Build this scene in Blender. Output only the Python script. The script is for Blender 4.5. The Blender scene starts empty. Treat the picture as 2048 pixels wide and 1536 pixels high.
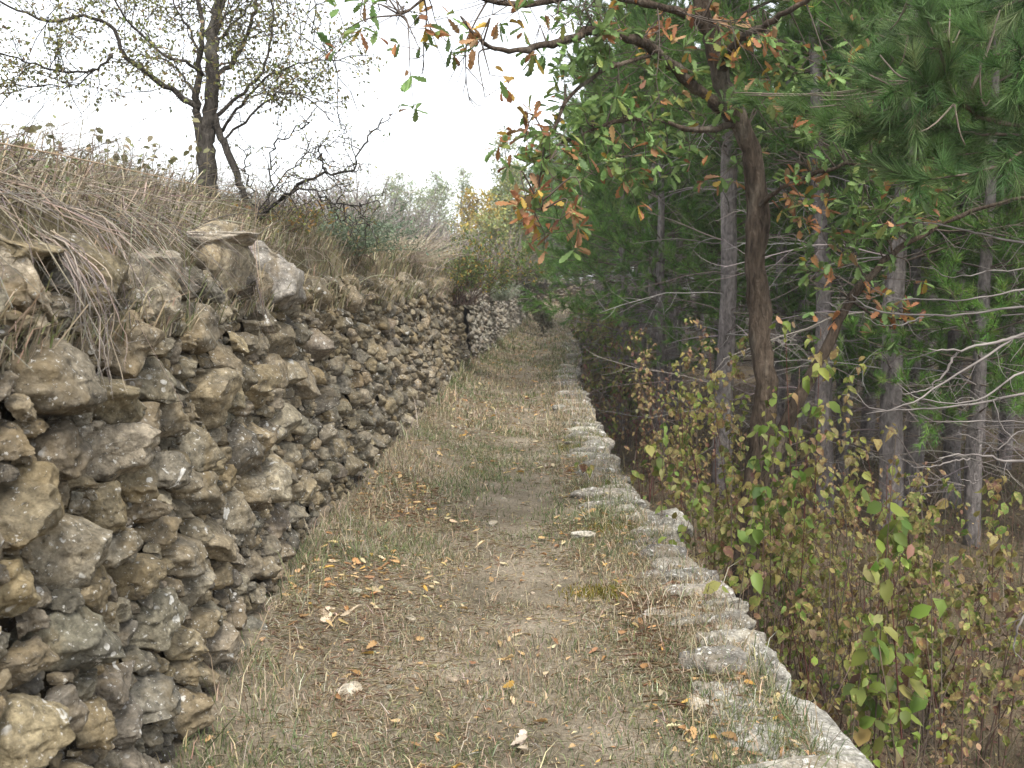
import bpy, math, random
import numpy as np
from mathutils import Vector

C = bpy.context.scene
R = math.radians

# ---------------------------------------------------------------- camera
F = 2070.0                                   # focal length in pixels of a 2048-wide frame
EYE = 1.6
PITCH = math.atan((768 - 570) / F)
cam_data = bpy.data.cameras.new("camera")
cam_data.sensor_width = 36.0
cam_data.lens = 36.0 * F / 2048.0
cam_data.clip_start = 0.05
cam_data.clip_end = 1500.0
cam_data.dof.use_dof = True
cam_data.dof.focus_distance = 4.6
cam_data.dof.aperture_fstop = 7.0
cam = bpy.data.objects.new("camera", cam_data)
C.collection.objects.link(cam)
cam.location = (0, 0, EYE)
cam.rotation_euler = (math.pi / 2 - PITCH, 0, 0)
C.camera = cam

# ---------------------------------------------------------------- sky, sun, exposure
SUN_EL, SUN_AZ = 60.0, 160.0                 # azimuth measured clockwise from +Y
world = bpy.data.worlds.new("World")
C.world = world
world.use_nodes = True
wn = world.node_tree
wn.nodes.clear()
w_out = wn.nodes.new("ShaderNodeOutputWorld")
w_bg = wn.nodes.new("ShaderNodeBackground")
w_sky = wn.nodes.new("ShaderNodeTexSky")
w_sky.sky_type = 'NISHITA'
w_sky.sun_disc = False
w_sky.sun_elevation = R(SUN_EL)
w_sky.sun_rotation = R(SUN_AZ)
w_sky.air_density = 1.0
w_sky.dust_density = 1.5
w_sky.ozone_density = 1.0
w_hsv = wn.nodes.new("ShaderNodeHueSaturation")   # a veil of thin cloud takes most of the blue out
w_hsv.inputs['Saturation'].default_value = 0.22
w_hsv.inputs['Value'].default_value = 1.0
w_bg.inputs['Strength'].default_value = 0.15
wn.links.new(w_sky.outputs[0], w_hsv.inputs['Color'])
wn.links.new(w_hsv.outputs[0], w_bg.inputs['Color'])
wn.links.new(w_bg.outputs[0], w_out.inputs['Surface'])

sun_data = bpy.data.lights.new("sun", 'SUN')
sun_data.energy = 1.7
sun_data.angle = R(18)
sun_data.color = (1.0, 0.95, 0.87)
sun = bpy.data.objects.new("sun", sun_data)
C.collection.objects.link(sun)
_az, _el = R(SUN_AZ), R(SUN_EL)
_sd = Vector((math.sin(_az) * math.cos(_el), math.cos(_az) * math.cos(_el), math.sin(_el)))
sun.rotation_euler = _sd.to_track_quat('Z', 'Y').to_euler()
sun.location = (0, 0, 30)

C.view_settings.view_transform = 'Standard'
C.view_settings.look = 'None'
C.view_settings.exposure = 1.45
C.view_settings.gamma = 1.0
C.cycles.max_bounces = 6
C.cycles.diffuse_bounces = 3
C.cycles.glossy_bounces = 2
C.cycles.transmission_bounces = 4
C.cycles.use_denoising = True

# ---------------------------------------------------------------- numpy helpers
def rngs(seed):
    return np.random.default_rng(seed)

def P(px, py, d):
    """The point d metres ahead (world Y) that stands at pixel (px, py) of the 2048 x 1536 photograph."""
    x, y = (px - 1024) / F, (768 - py) / F
    c, s = math.cos(PITCH), math.sin(PITCH)
    v = np.array([x, c + y * s, -s + y * c])
    v = v * (d / v[1])
    return v + np.array([0, 0, EYE])

def unit(a):
    a = np.asarray(a, float)
    n = np.linalg.norm(a, axis=-1, keepdims=True)
    return a / np.maximum(n, 1e-9)

def _hash(ix, iy, iz, seed):
    h = (ix.astype(np.int64) * 374761393 + iy.astype(np.int64) * 668265263 + iz.astype(np.int64) * 2147483647 + seed * 974711) & 0xFFFFFFFF
    h = (h ^ (h >> 13)) * 1274126177 & 0xFFFFFFFF
    h = (h ^ (h >> 16)) * 2246822519 & 0xFFFFFFFF
    h = h ^ (h >> 15)
    return (h & 0xFFFFFF).astype(float) / float(0xFFFFFF)

def vnoise(p, seed=0):
    """Smooth value noise in 0..1 at the rows of p."""
    i = np.floor(p).astype(np.int64)
    f = p - i
    u = f * f * (3 - 2 * f)
    r = 0
    for dx in (0, 1):
        wx = u[:, 0] if dx else 1 - u[:, 0]
        for dy in (0, 1):
            wy = u[:, 1] if dy else 1 - u[:, 1]
            for dz in (0, 1):
                wz = u[:, 2] if dz else 1 - u[:, 2]
                r = r + wx * wy * wz * _hash(i[:, 0] + dx, i[:, 1] + dy, i[:, 2] + dz, seed)
    return r

def fbm(p, octaves=3, seed=0, gain=0.5):
    a, s, r = 1.0, 0.0, 0
    for o in range(octaves):
        r = r + a * (vnoise(p * (2.03 ** o) + 17.3 * o, seed + o) - 0.5)
        s += a
        a *= gain
    return r / s * 2

def fbm2(x, y, scale, octaves=3, seed=0):
    x = np.asarray(x, float); y = np.asarray(y, float)
    sh = np.broadcast(x, y).shape
    x = np.broadcast_to(x, sh).ravel(); y = np.broadcast_to(y, sh).ravel()
    return fbm(np.stack([x * scale, y * scale, np.full_like(x, 3.7)], 1), octaves, seed).reshape(sh)

class Geo:
    """Collects vertices, triangles and quads with a colour per vertex; build() links them as ONE mesh object."""
    def __init__(self):
        self.v, self.t, self.q, self.c, self.n = [], [], [], [], 0
    def add(self, v, t=None, q=None, col=(0.5, 0.5, 0.5)):
        v = np.asarray(v, np.float32).reshape(-1, 3)
        col = np.asarray(col, np.float32)
        if col.ndim == 1:
            col = np.broadcast_to(col, (len(v), 3))
        self.v.append(v); self.c.append(col)
        if t is not None and len(t): self.t.append(np.asarray(t, np.int64) + self.n)
        if q is not None and len(q): self.q.append(np.asarray(q, np.int64) + self.n)
        self.n += len(v)
    def mesh(self, name, mat, origin=(0, 0, 0), smooth=True):
        v = np.concatenate(self.v) - np.asarray(origin, np.float32)
        c = np.concatenate(self.c)
        t = np.concatenate(self.t) if self.t else np.zeros((0, 3), np.int64)
        q = np.concatenate(self.q) if self.q else np.zeros((0, 4), np.int64)
        me = bpy.data.meshes.new(name)
        me.vertices.add(len(v)); me.vertices.foreach_set('co', v.ravel().astype(np.float32))
        nl = t.size + q.size
        me.loops.add(nl)
        me.loops.foreach_set('vertex_index', np.concatenate([t.ravel(), q.ravel()]).astype(np.int32))
        tot = np.concatenate([np.full(len(t), 3), np.full(len(q), 4)]).astype(np.int32)
        start = np.concatenate([[0], np.cumsum(tot)[:-1]]).astype(np.int32)
        me.polygons.add(len(tot))
        me.polygons.foreach_set('loop_start', start)
        me.polygons.foreach_set('loop_total', tot)
        me.polygons.foreach_set('use_smooth', np.full(len(tot), smooth, bool))
        me.update(calc_edges=True)
        at = me.color_attributes.new('Col', 'FLOAT_COLOR', 'POINT')
        at.data.foreach_set('color', np.concatenate([c, np.ones((len(c), 1), np.float32)], 1).ravel().astype(np.float32))
        me.materials.append(mat)
        return me
    def build(self, name, mat, parent=None, origin=None, smooth=True):
        if origin is None:
            origin = tuple(parent.location) if parent is not None and parent.parent is None else (0, 0, 0)
        o = bpy.data.objects.new(name, self.mesh(name, mat, origin, smooth))
        C.collection.objects.link(o)
        if parent is not None:
            o.parent = parent
        else:
            o.location = origin
        return o

def tag(o, label=None, cat=None, group=None, kind=None):
    if label: o['label'] = label
    if cat: o['category'] = cat
    if group: o['group'] = group
    if kind: o['kind'] = kind
    return o

def thing(name, label, cat, loc, group=None):
    o = bpy.data.objects.new(name, None)
    o.empty_display_size = 0.2
    C.collection.objects.link(o)
    o.location = tuple(float(a) for a in loc)
    return tag(o, label, cat, group)

def copy_tree(o, loc, rz, scale=1.0):
    r = o.copy(); C.collection.objects.link(r)
    r.location = loc; r.rotation_euler = (0, 0, rz); r.scale = (scale,) * 3
    for ch in list(o.children):
        c = ch.copy(); C.collection.objects.link(c); c.parent = r
    return r

# -- shapes -------------------------------------------------------------------
def tube(g, pts, rad, sides=8, col=(0.3, 0.25, 0.2), lump=0.0, seed=0):
    pts = np.asarray(pts, float); n = len(pts)
    rad = np.broadcast_to(np.asarray(rad, float), (n,))
    t = unit(np.gradient(pts, axis=0))
    ref = np.array([0, 0, 1.0]) if abs(t[0][2]) < 0.9 else np.array([1.0, 0, 0])
    u = np.zeros_like(t)
    a = unit(np.cross(t[0], ref))
    for i in range(n):
        a = unit(a - t[i] * np.dot(a, t[i])); u[i] = a
    w = np.cross(t, u)
    th = np.arange(sides) * 2 * math.pi / sides
    ring = np.cos(th)[None, :, None] * u[:, None] + np.sin(th)[None, :, None] * w[:, None]
    rr = rad[:, None, None]
    if lump:
        q = (pts[:, None] + ring * rr).reshape(-1, 3)
        rr = rr * (1 + lump * fbm(q * np.array([14, 14, 5.0]), 2, seed).reshape(n, sides, 1))
    v = (pts[:, None] + ring * rr).reshape(-1, 3)
    v = np.concatenate([v, pts[:1], pts[-1:]])
    i = np.arange(n - 1)[:, None] * sides; j = np.arange(sides)[None]; k = (j + 1) % sides
    q = np.stack([i + j, i + k, i + sides + k, i + sides + j], -1).reshape(-1, 4)
    if lump:                                    # bark: darker furrows, paler plates and lichen
        c0 = np.asarray(col, float)
        m = fbm(v * np.array([16, 16, 7.0]) + seed, 3, seed + 40)[:, None]
        m2 = fbm(v * np.array([9, 9, 6.0]) - seed, 2, seed + 50)[:, None]
        col = np.clip(c0 * (1 + .75 * m) + np.clip(m2 - .25, 0, 1) * np.array([0.16, 0.16, 0.135]), .01, .8)
    j = np.arange(sides); k = (j + 1) % sides; b = (n - 1) * sides
    tr = np.concatenate([np.stack([k, j, np.full(sides, n * sides)], 1), np.stack([b + j, b + k, np.full(sides, n * sides + 1)], 1)])
    g.add(v, tr, q, col)

def segs(g, A, B, ra, rb, col, sides=3):
    """Many thin tapered sticks at once."""
    A = np.asarray(A, float).reshape(-1, 3); B = np.asarray(B, float).reshape(-1, 3); n = len(A)
    if n == 0: return
    ra = np.broadcast_to(np.asarray(ra, float), (n,)); rb = np.broadcast_to(np.asarray(rb, float), (n,))
    t = unit(B - A)
    ref = np.where(np.abs(t[:, 2:3]) < 0.9, np.array([[0, 0, 1.0]]), np.array([[1.0, 0, 0]]))
    u = unit(np.cross(t, ref)); w = np.cross(t, u)
    th = np.arange(sides) * 2 * math.pi / sides
    ring = np.cos(th)[None, :, None] * u[:, None] + np.sin(th)[None, :, None] * w[:, None]
    v = np.concatenate([A[:, None] + ring * ra[:, None, None], B[:, None] + ring * rb[:, None, None]], 1).reshape(-1, 3)
    i = np.arange(n)[:, None] * 2 * sides; j = np.arange(sides)[None]; k = (j + 1) % sides
    q = np.stack([i + j, i + k, i + sides + k, i + sides + j], -1).reshape(-1, 4)
    col = np.asarray(col, float)
    if col.ndim == 2: col = np.repeat(col, 2 * sides, axis=0)
    g.add(v, None, q, col)

def lines(g, PTS, r0, r1, col, sides=3):
    """PTS (n, k, 3): n polylines of k points, radius r0 at the start and r1 at the tip (scalars or (n,))."""
    PTS = np.asarray(PTS, float); n, k, _ = PTS.shape
    r0 = np.broadcast_to(np.asarray(r0, float), (n,)); r1 = np.broadcast_to(np.asarray(r1, float), (n,))
    f = np.linspace(0, 1, k)
    rad = r0[:, None] * (1 - f) + r1[:, None] * f
    t = unit(np.gradient(PTS, axis=1))
    ref = np.where(np.abs(t[..., 2:3]) < 0.9, np.array([0, 0, 1.0]), np.array([1.0, 0, 0]))
    u = unit(np.cross(t, ref)); w = np.cross(t, u)
    th = np.arange(sides) * 2 * math.pi / sides
    v = PTS[:, :, None] + (np.cos(th)[None, None, :, None] * u[:, :, None] + np.sin(th)[None, None, :, None] * w[:, :, None]) * rad[:, :, None, None]
    base = (np.arange(n)[:, None, None] * k + np.arange(k - 1)[None, :, None]) * sides
    j = np.arange(sides)[None, None]; kk = (j + 1) % sides
    q = np.stack([base + j, base + kk, base + sides + kk, base + sides + j], -1).reshape(-1, 4)
    col = np.asarray(col, float)
    if col.ndim == 2: col = np.repeat(col, k * sides, axis=0)
    g.add(v.reshape(-1, 3), None, q, col)

_OV = np.array([(0, 0, 0), (.28, .40, .07), (.65, .40, .05), (1, 0, -.12), (.65, -.40, .05), (.28, -.40, .07), (.33, 0, 0), (.68, 0, -.03)])
_OVT = np.array([(0, 1, 6), (1, 2, 7), (1, 7, 6), (2, 3, 7), (0, 6, 5), (6, 7, 4), (6, 4, 5), (7, 3, 4)])
_DI = np.array([(0, 0, 0), (.5, .36, .06), (1, 0, -.05), (.5, -.36, .06)])
_DIT = np.array([(0, 1, 2), (0, 2, 3)])
def _oak():
    us = [0, .10, .22, .30, .42, .50, .63, .71, .83, .91, 1.0]
    ws = [.02, .08, .24, .16, .36, .24, .46, .30, .36, .20, .0]
    v, t = [], []
    for u, w in zip(us, ws):
        v += [(u, w, .10 * w), (u, 0, -.10 * u * u), (u, -w, .10 * w)]
    for i in range(len(us) - 1):
        a, b = 3 * i, 3 * i + 3
        t += [(a, b, b + 1), (a, b + 1, a + 1), (a + 1, b + 1, b + 2), (a + 1, b + 2, a + 2)]
    return np.array(v), np.array(t)
_OAK, _OAKT = _oak()
TPL = {'oval': (_OV, _OVT), 'small': (_DI, _DIT), 'oak': (_OAK, _OAKT)}

def leaves(g, pos, dirs, nrm, L, W, col, tpl='oval', curl=None):
    pos = np.asarray(pos, float).reshape(-1, 3); n = len(pos)
    if n == 0: return
    T, TT = TPL[tpl]
    dirs = unit(dirs); side = unit(np.cross(np.broadcast_to(nrm, dirs.shape), dirs)); up = np.cross(dirs, side)
    L = np.broadcast_to(np.asarray(L, float), (n,)); W = np.broadcast_to(np.asarray(W, float), (n,))
    cz = np.ones(n) if curl is None else curl
    v = (pos[:, None] + dirs[:, None] * (T[None, :, 0:1] * L[:, None, None]) + side[:, None] * (T[None, :, 1:2] * W[:, None, None])
         + up[:, None] * (T[None, :, 2:3] * (L * cz)[:, None, None]))
    k = len(T)
    t = (np.arange(n)[:, None, None] * k + TT[None]).reshape(-1, 3)
    col = np.asarray(col, float)
    if col.ndim == 2: col = np.repeat(col, k, axis=0)
    g.add(v.reshape(-1, 3), t, None, col)

def blades(g, pos, lean, h, w, col, rng, bend=0.5):
    """Bent grass blades: base pair, middle pair and a tip."""
    n = len(pos)
    az = rng.uniform(0, 2 * math.pi, n)
    side = np.stack([np.cos(az), np.sin(az), np.zeros(n)], 1)
    up = np.array([0, 0, 1.0])
    l = np.asarray(lean, float)
    m = pos + (up * 0.62 + l * 0.35) * h[:, None]
    tip = pos + (up * (1 - 0.35 * bend) + l * (1.0)) * h[:, None]
    tip[:, 2] = np.maximum(tip[:, 2], pos[:, 2] + 0.05 * h)
    hw = side * (w * 0.5)[:, None]
    v = np.stack([pos - hw, pos + hw, m - hw * .8, m + hw * .8, tip], 1).reshape(-1, 3)
    b = np.arange(n)[:, None] * 5
    t = np.concatenate([b + np.array([[0, 1, 3]]), b + np.array([[0, 3, 2]]), b + np.array([[2, 3, 4]])], 1).reshape(-1, 3)
    g.add(v, t, None, np.repeat(col, 5, axis=0))

def pick(rng, n, cols, wts, jit=0.18, hue=0.3):
    """n random colours: one of cols each, with a little random lightness and hue."""
    cols = np.array(cols, float); w = np.array(wts, float); w /= w.sum()
    c = cols[rng.choice(len(cols), n, p=w)]
    c = c * (1 + rng.normal(0, jit, (n, 1))) * (1 + rng.normal(0, jit * hue, (n, 3)))
    return np.clip(c, 0.004, 0.9)

def rvec(rng, n):
    return unit(rng.normal(size=(n, 3)))

def rock(g, c, r, seed, nu=28, nv=18, col=(0.3, 0.28, 0.24), rough=0.12, planes=9, yaw=0.0, tilt=(0, 0), boxy=0.65):
    """A broken, angular stone: a rounded box cut by random planes and roughened."""
    rng = rngs(seed)
    th = np.arange(nu) * 2 * math.pi / nu
    ph = np.linspace(-math.pi / 2, math.pi / 2, nv)
    TH, PH = np.meshgrid(th, ph)
    d = np.stack([np.cos(PH) * np.cos(TH), np.cos(PH) * np.sin(TH), np.sin(PH)], -1).reshape(-1, 3)
    p = np.sign(d) * np.abs(d) ** boxy
    for _ in range(planes):
        n = rvec(rng, 1)[0]
        h = (p @ n).max() * rng.uniform(0.62, 0.95)
        e = np.maximum(0, p @ n - h)
        p = p - e[:, None] * n
    p = p * (1 + rough * fbm(d * 2.2 + seed * 3.1, 4, seed)[:, None])
    p = p * np.asarray(r)
    p = p + d * (min(r) * rough * 0.8 * fbm(p / min(r) * 1.7 + seed, 3, seed + 5))[:, None]
    ca, sa = math.cos(yaw), math.sin(yaw)
    p[:, 2] += tilt[0] * p[:, 0] + tilt[1] * p[:, 1]
    x = p[:, 0] * ca - p[:, 1] * sa; y = p[:, 0] * sa + p[:, 1] * ca
    p = np.stack([x, y, p[:, 2]], 1) + np.asarray(c)
    i = np.arange(nv - 1)[:, None] * nu; j = np.arange(nu)[None]; k = (j + 1) % nu
    q = np.stack([i + j, i + k, i + nu + k, i + nu + j], -1).reshape(-1, 4)
    g.add(p, None, q, col)

# ---------------------------------------------------------------- materials
def new_mat(name):
    m = bpy.data.materials.new(name); m.use_nodes = True
    nt = m.node_tree; nt.nodes.clear()
    out = nt.nodes.new('ShaderNodeOutputMaterial')
    return m, nt, out

def N(nt, typ, **kw):
    n = nt.nodes.new(typ)
    for k, v in kw.items():
        if k in n.inputs: n.inputs[k].default_value = v
        else: setattr(n, k, v)
    return n

def attr_col(nt):
    a = nt.nodes.new('ShaderNodeAttribute'); a.attribute_name = 'Col'
    return a.outputs['Color']

def noise(nt, vec, scale, detail=4, rough=0.55, dist=0.0):
    n = N(nt, 'ShaderNodeTexNoise', Scale=scale, Detail=detail, Roughness=rough, Distortion=dist)
    nt.links.new(vec, n.inputs['Vector'])
    return n.outputs[0]

def ramp(nt, fac, stops):
    r = nt.nodes.new('ShaderNodeValToRGB')
    e = r.color_ramp.elements
    while len(e) > 1: e.remove(e[-1])
    for i, (p, c) in enumerate(stops):
        x = e[0] if i == 0 else e.new(p)
        x.position = p
        x.color = (c, c, c, 1) if not hasattr(c, '__len__') else (*c, 1)
    nt.links.new(fac, r.inputs[0])
    return r.outputs[0]

def mix(nt, fac, a, b, blend='MIX'):
    m = nt.nodes.new('ShaderNodeMix'); m.data_type = 'RGBA'; m.blend_type = blend
    for sock, v in ((m.inputs[0], fac), (m.inputs[6], a), (m.inputs[7], b)):
        if hasattr(v, 'is_output') or isinstance(v, bpy.types.NodeSocket): nt.links.new(v, sock)
        elif hasattr(v, '__len__'): sock.default_value = (*v, 1)
        else: sock.default_value = v
    return m.outputs[2]

def math_node(nt, op, a, b=0.5):
    m = nt.nodes.new('ShaderNodeMath'); m.operation = op
    for s, v in ((m.inputs[0], a), (m.inputs[1], b)):
        if isinstance(v, bpy.types.NodeSocket): nt.links.new(v, s)
        else: s.default_value = v
    return m.outputs[0]

def finish(nt, out, col, rough=0.85, bump=None, bump_str=0.4, bump_dist=0.01, trans=0.0, spec=0.25):
    b = N(nt, 'ShaderNodeBsdfPrincipled', Roughness=rough)
    b.inputs['Specular IOR Level'].default_value = spec
    nt.links.new(col, b.inputs['Base Color'])
    if bump is not None:
        bn = N(nt, 'ShaderNodeBump', Strength=bump_str, Distance=bump_dist)
        nt.links.new(bump, bn.inputs['Height']); nt.links.new(bn.outputs[0], b.inputs['Normal'])
    sh = b.outputs[0]
    if trans:
        t = nt.nodes.new('ShaderNodeBsdfTranslucent')
        nt.links.new(col, t.inputs['Color'])
        ms = nt.nodes.new('ShaderNodeMixShader'); ms.inputs[0].default_value = trans
        nt.links.new(sh, ms.inputs[1]); nt.links.new(t.outputs[0], ms.inputs[2]); sh = ms.outputs[0]
    nt.links.new(sh, out.inputs['Surface'])

def stone_material(name, lichen=0.5, ochre=0.5, patina=0.55):
    m, nt, out = new_mat(name)
    pos = nt.nodes.new('ShaderNodeNewGeometry').outputs['Position']
    col = attr_col(nt)
    v = ramp(nt, noise(nt, pos, 9, 8, 0.62), [(0.25, 0.55), (0.5, 1.0), (0.75, 1.4)])
    col = mix(nt, 1.0, col, v, 'MULTIPLY')
    v = ramp(nt, noise(nt, pos, 38, 6, 0.7), [(0.30, 0.42), (0.5, 1.0), (0.68, 1.65)])
    col = mix(nt, 1.0, col, v, 'MULTIPLY')
    oc = ramp(nt, noise(nt, pos, 4.5, 5, 0.6, 0.6), [(0.48, 0.0), (0.66, ochre)])
    col = mix(nt, oc, col, (0.25, 0.18, 0.085))
    pt = ramp(nt, noise(nt, pos, 6.5, 7, 0.68, 0.4), [(0.50, 0.0), (0.66, patina)])
    col = mix(nt, pt, col, (0.085, 0.078, 0.068))
    # pale lichen: small crisp rosettes and a fine pale crust
    nz = noise(nt, pos, 22, 4)
    wv = N(nt, 'ShaderNodeVectorMath', operation='MULTIPLY_ADD')
    nt.links.new(pos, wv.inputs[0]); wv.inputs[1].default_value = (1, 1, 1)
    sc = N(nt, 'ShaderNodeVectorMath', operation='SCALE'); nt.links.new(nz, sc.inputs[0]); sc.inputs['Scale'].default_value = 0.02
    nt.links.new(sc.outputs[0], wv.inputs[2])
    vo = N(nt, 'ShaderNodeTexVoronoi', Scale=26.0); nt.links.new(wv.outputs[0], vo.inputs['Vector'])
    dsz = math_node(nt, 'SUBTRACT', vo.outputs['Distance'], math_node(nt, 'MULTIPLY', noise(nt, pos, 14, 3), 0.42))
    dots = ramp(nt, dsz, [(0.02, 1.0), (0.07, 0.0)])
    patch = ramp(nt, noise(nt, pos, 5.2, 4, 0.6), [(0.66 - 0.16 * lichen, 0.0), (0.71 - 0.10 * lichen, 1.0)])
    f = math_node(nt, 'MULTIPLY', dots, patch)
    crust = ramp(nt, noise(nt, pos, 62, 5, 0.72), [(0.64 - 0.05 * lichen, 0.0), (0.68 - 0.05 * lichen, 0.85)])
    dark = ramp(nt, noise(nt, pos, 31, 5, 0.7, 0.6), [(0.60, 0.0), (0.66, 0.75)])
    col = mix(nt, dark, col, (0.05, 0.046, 0.04))
    big = ramp(nt, noise(nt, pos, 12, 6, 0.6, 0.8), [(0.70 - 0.08 * lichen, 0.0), (0.73 - 0.08 * lichen, 0.85)])
    f = math_node(nt, 'MAXIMUM', math_node(nt, 'MAXIMUM', f, crust), big)
    col = mix(nt, f, col, (0.58, 0.565, 0.52))
    h = math_node(nt, 'ADD', noise(nt, pos, 20, 9, 0.72), math_node(nt, 'MULTIPLY', noise(nt, pos, 90, 4), 0.3))
    finish(nt, out, col, 0.92, h, 0.9, 0.022, spec=0.12)
    return m

def soil_material(name, c_lo, c_mid, c_hi, scale=2.0):
    m, nt, out = new_mat(name)
    pos = nt.nodes.new('ShaderNodeNewGeometry').outputs['Position']
    c = ramp(nt, noise(nt, pos, scale, 8, 0.65), [(0.3, c_lo), (0.5, c_mid), (0.7, c_hi)])
    v = ramp(nt, noise(nt, pos, 60, 6, 0.7), [(0.3, 0.5), (0.5, 1.0), (0.72, 1.55)])
    c = mix(nt, 1.0, c, v, 'MULTIPLY')
    h = math_node(nt, 'ADD', noise(nt, pos, 35, 6, 0.7), noise(nt, pos, 130, 4, 0.7))
    finish(nt, out, c, 0.95, h, 0.7, 0.02, spec=0.1)
    return m

def plain_material(name, trans=0.0, rough=0.7, grain=None, bump=0.0, spec=0.25):
    """Vertex colour, broken up by noise: leaves, needles, grass, bark."""
    m, nt, out = new_mat(name)
    col = attr_col(nt)
    h = None
    if grain:
        pos = nt.nodes.new('ShaderNodeNewGeometry').outputs['Position']
        mp = N(nt, 'ShaderNodeMapping'); mp.inputs['Scale'].default_value = grain
        nt.links.new(pos, mp.inputs[0])
        h = noise(nt, mp.outputs[0], 1.0, 7, 0.65, 0.5)
        col = mix(nt, 1.0, col, ramp(nt, h, [(0.28, 0.35), (0.5, 1.0), (0.72, 1.7)]), 'MULTIPLY')
    finish(nt, out, col, rough, h, bump, 0.045 if grain else 0.02, trans, spec)
    return m

M_STONE = stone_material('limestone_rubble', 0.55, 0.45, 0.5)
M_EDGE = stone_material('lichened_limestone', 1.0, 0.35, 0.6)
M_PATH = soil_material('trodden_earth', (0.12, 0.102, 0.072), (0.20, 0.168, 0.122), (0.31, 0.265, 0.20), 1.6)
M_FLOOR = soil_material('forest_litter', (0.06, 0.048, 0.03), (0.11, 0.085, 0.055), (0.17, 0.13, 0.085), 1.1)
M_BANK = soil_material('bank_earth', (0.06, 0.05, 0.03), (0.12, 0.10, 0.06), (0.20, 0.17, 0.11), 1.5)
def spotted_leaf(name):
    m, nt, out = new_mat(name)
    pos = nt.nodes.new('ShaderNodeNewGeometry').outputs['Position']
    col = attr_col(nt)
    f = ramp(nt, noise(nt, pos, 55, 4, 0.6), [(0.52, 0.0), (0.60, 0.85)])
    col = mix(nt, f, col, (0.20, 0.12, 0.06))
    f = ramp(nt, noise(nt, pos, 38, 3, 0.6), [(0.50, 0.0), (0.62, 0.6)])
    col = mix(nt, f, col, (0.42, 0.36, 0.13))
    finish(nt, out, col, 0.6, None, 0, 0.01, 0.35, 0.25)
    return m
M_SPOT = spotted_leaf('blotched_leaf')
M_LEAF = plain_material('leaf_tissue', 0.38, 0.55, None, 0, 0.3)
M_DRY = plain_material('dead_plant_matter', 0.22, 0.8, None, 0, 0.1)
M_GRASS = plain_material('short_dry_grass', 0.25, 0.8, None, 0, 0.1)
M_NEEDLE = plain_material('pine_needles', 0.40, 0.5, None, 0, 0.3)
M_BARK = plain_material('rough_bark', 0.0, 0.9, (40, 40, 14), 0.9, 0.12)
M_OAKBARK = plain_material('fissured_oak_bark', 0.0, 0.95, (34, 34, 9), 1.0, 0.08)
M_TWIG = plain_material('twig_bark', 0.0, 0.85, None, 0, 0.15)
# ---------------------------------------------------------------- the lie of the land
_LD = [-6, 0, 3.4, 5.4, 6.6, 9, 12.6, 17, 20, 27, 35, 50, 60, 64]
_LX = [-1.05, -1.05, -1.08, -1.17, -1.13, -1.02, -0.92, -0.84, -0.74, -0.36, 0.12, 0.85, 1.2, 1.35]
_RD = [-6, 0, 3.4, 5.4, 7.2, 10, 13.2, 18.4, 22, 30, 41, 60, 64]
_RX = [1.15, 1.15, 1.13, 1.11, 0.95, 0.95, 1.0, 1.12, 1.45, 1.9, 2.7, 5.2, 5.6]
def XL(d): return np.interp(d, _LD, _LX)
def XR(d): return np.interp(d, _RD, _RX)
def path_lift(d): return 0.55 * np.clip((np.asarray(d, float) - 34) / 28, 0, 1) ** 1.3
_TD = [-6, 2.7, 3.4, 4.1, 5.2, 5.8, 6.6, 8.6, 12, 19.5, 40, 64]
_TZ = [1.60, 1.58, 1.58, 1.62, 1.66, 1.66, 1.62, 1.63, 1.62, 1.62, 1.45, 1.45]
def wall_top(d): return np.interp(d, _TD, _TZ)
BATTER = 0.10

def z_path(x, d):
    f = (x - XL(d)) / (XR(d) - XL(d))
    z = path_lift(d) + 0.10 * np.clip(1 - f / 0.28, 0, 1) ** 1.5 - 0.035 * np.exp(-((f - 0.55) / 0.25) ** 2)
    z = z + np.interp(d, [3, 6, 9], [0.0, 0.06, 0.12]) * np.clip(1 - f / 0.45, 0, 1) ** 1.3
    return z + 0.022 * fbm2(x, d, 1.7, 3, 4) + 0.012 * fbm2(x, d, 6, 2, 9)
def z_floor(x, y):
    return -1.3 - 0.03 * np.clip(x - 2, 0, 40) + 0.16 * fbm2(x, y, 0.5, 3, 21) + 0.04 * fbm2(x, y, 2.4, 2, 23) + 0.9 * np.clip((y - 34) / 26, 0, 1)
def z_bank(o, d):
    """Height of the bank o metres left of the wall's face at distance d."""
    rise = 0.08 + np.interp(d, [2.5, 4, 6, 8], [0.34, 0.38, 0.50, 0.48]) * np.clip(1 - np.exp(-o / 0.55), 0, 1) + 0.03 * np.clip(o, 0, 30)
    near = 0.12 * np.exp(-((np.asarray(d) - 3.2) / 1.1) ** 2) * np.clip(o / 0.5, 0, 1)
    return wall_top(d) - 0.06 - 0.25 * np.clip((0.27 - o) / 0.06, 0, 1) + rise * np.clip(o / 0.18, 0, 1) + near + 0.10 * fbm2(o, d, 0.9, 3, 31) * np.clip(o / 0.4, 0, 1)

def grid(g, XX, YY, ZZ, col=(0.5, 0.5, 0.5)):
    n, m = XX.shape
    v = np.stack([XX, YY, ZZ], -1).reshape(-1, 3)
    i = np.arange(n - 1)[:, None] * m; j = np.arange(m - 1)[None]
    q = np.stack([i + j, i + j + 1, i + m + j + 1, i + m + j], -1).reshape(-1, 4)
    g.add(v, None, q, col)

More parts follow.
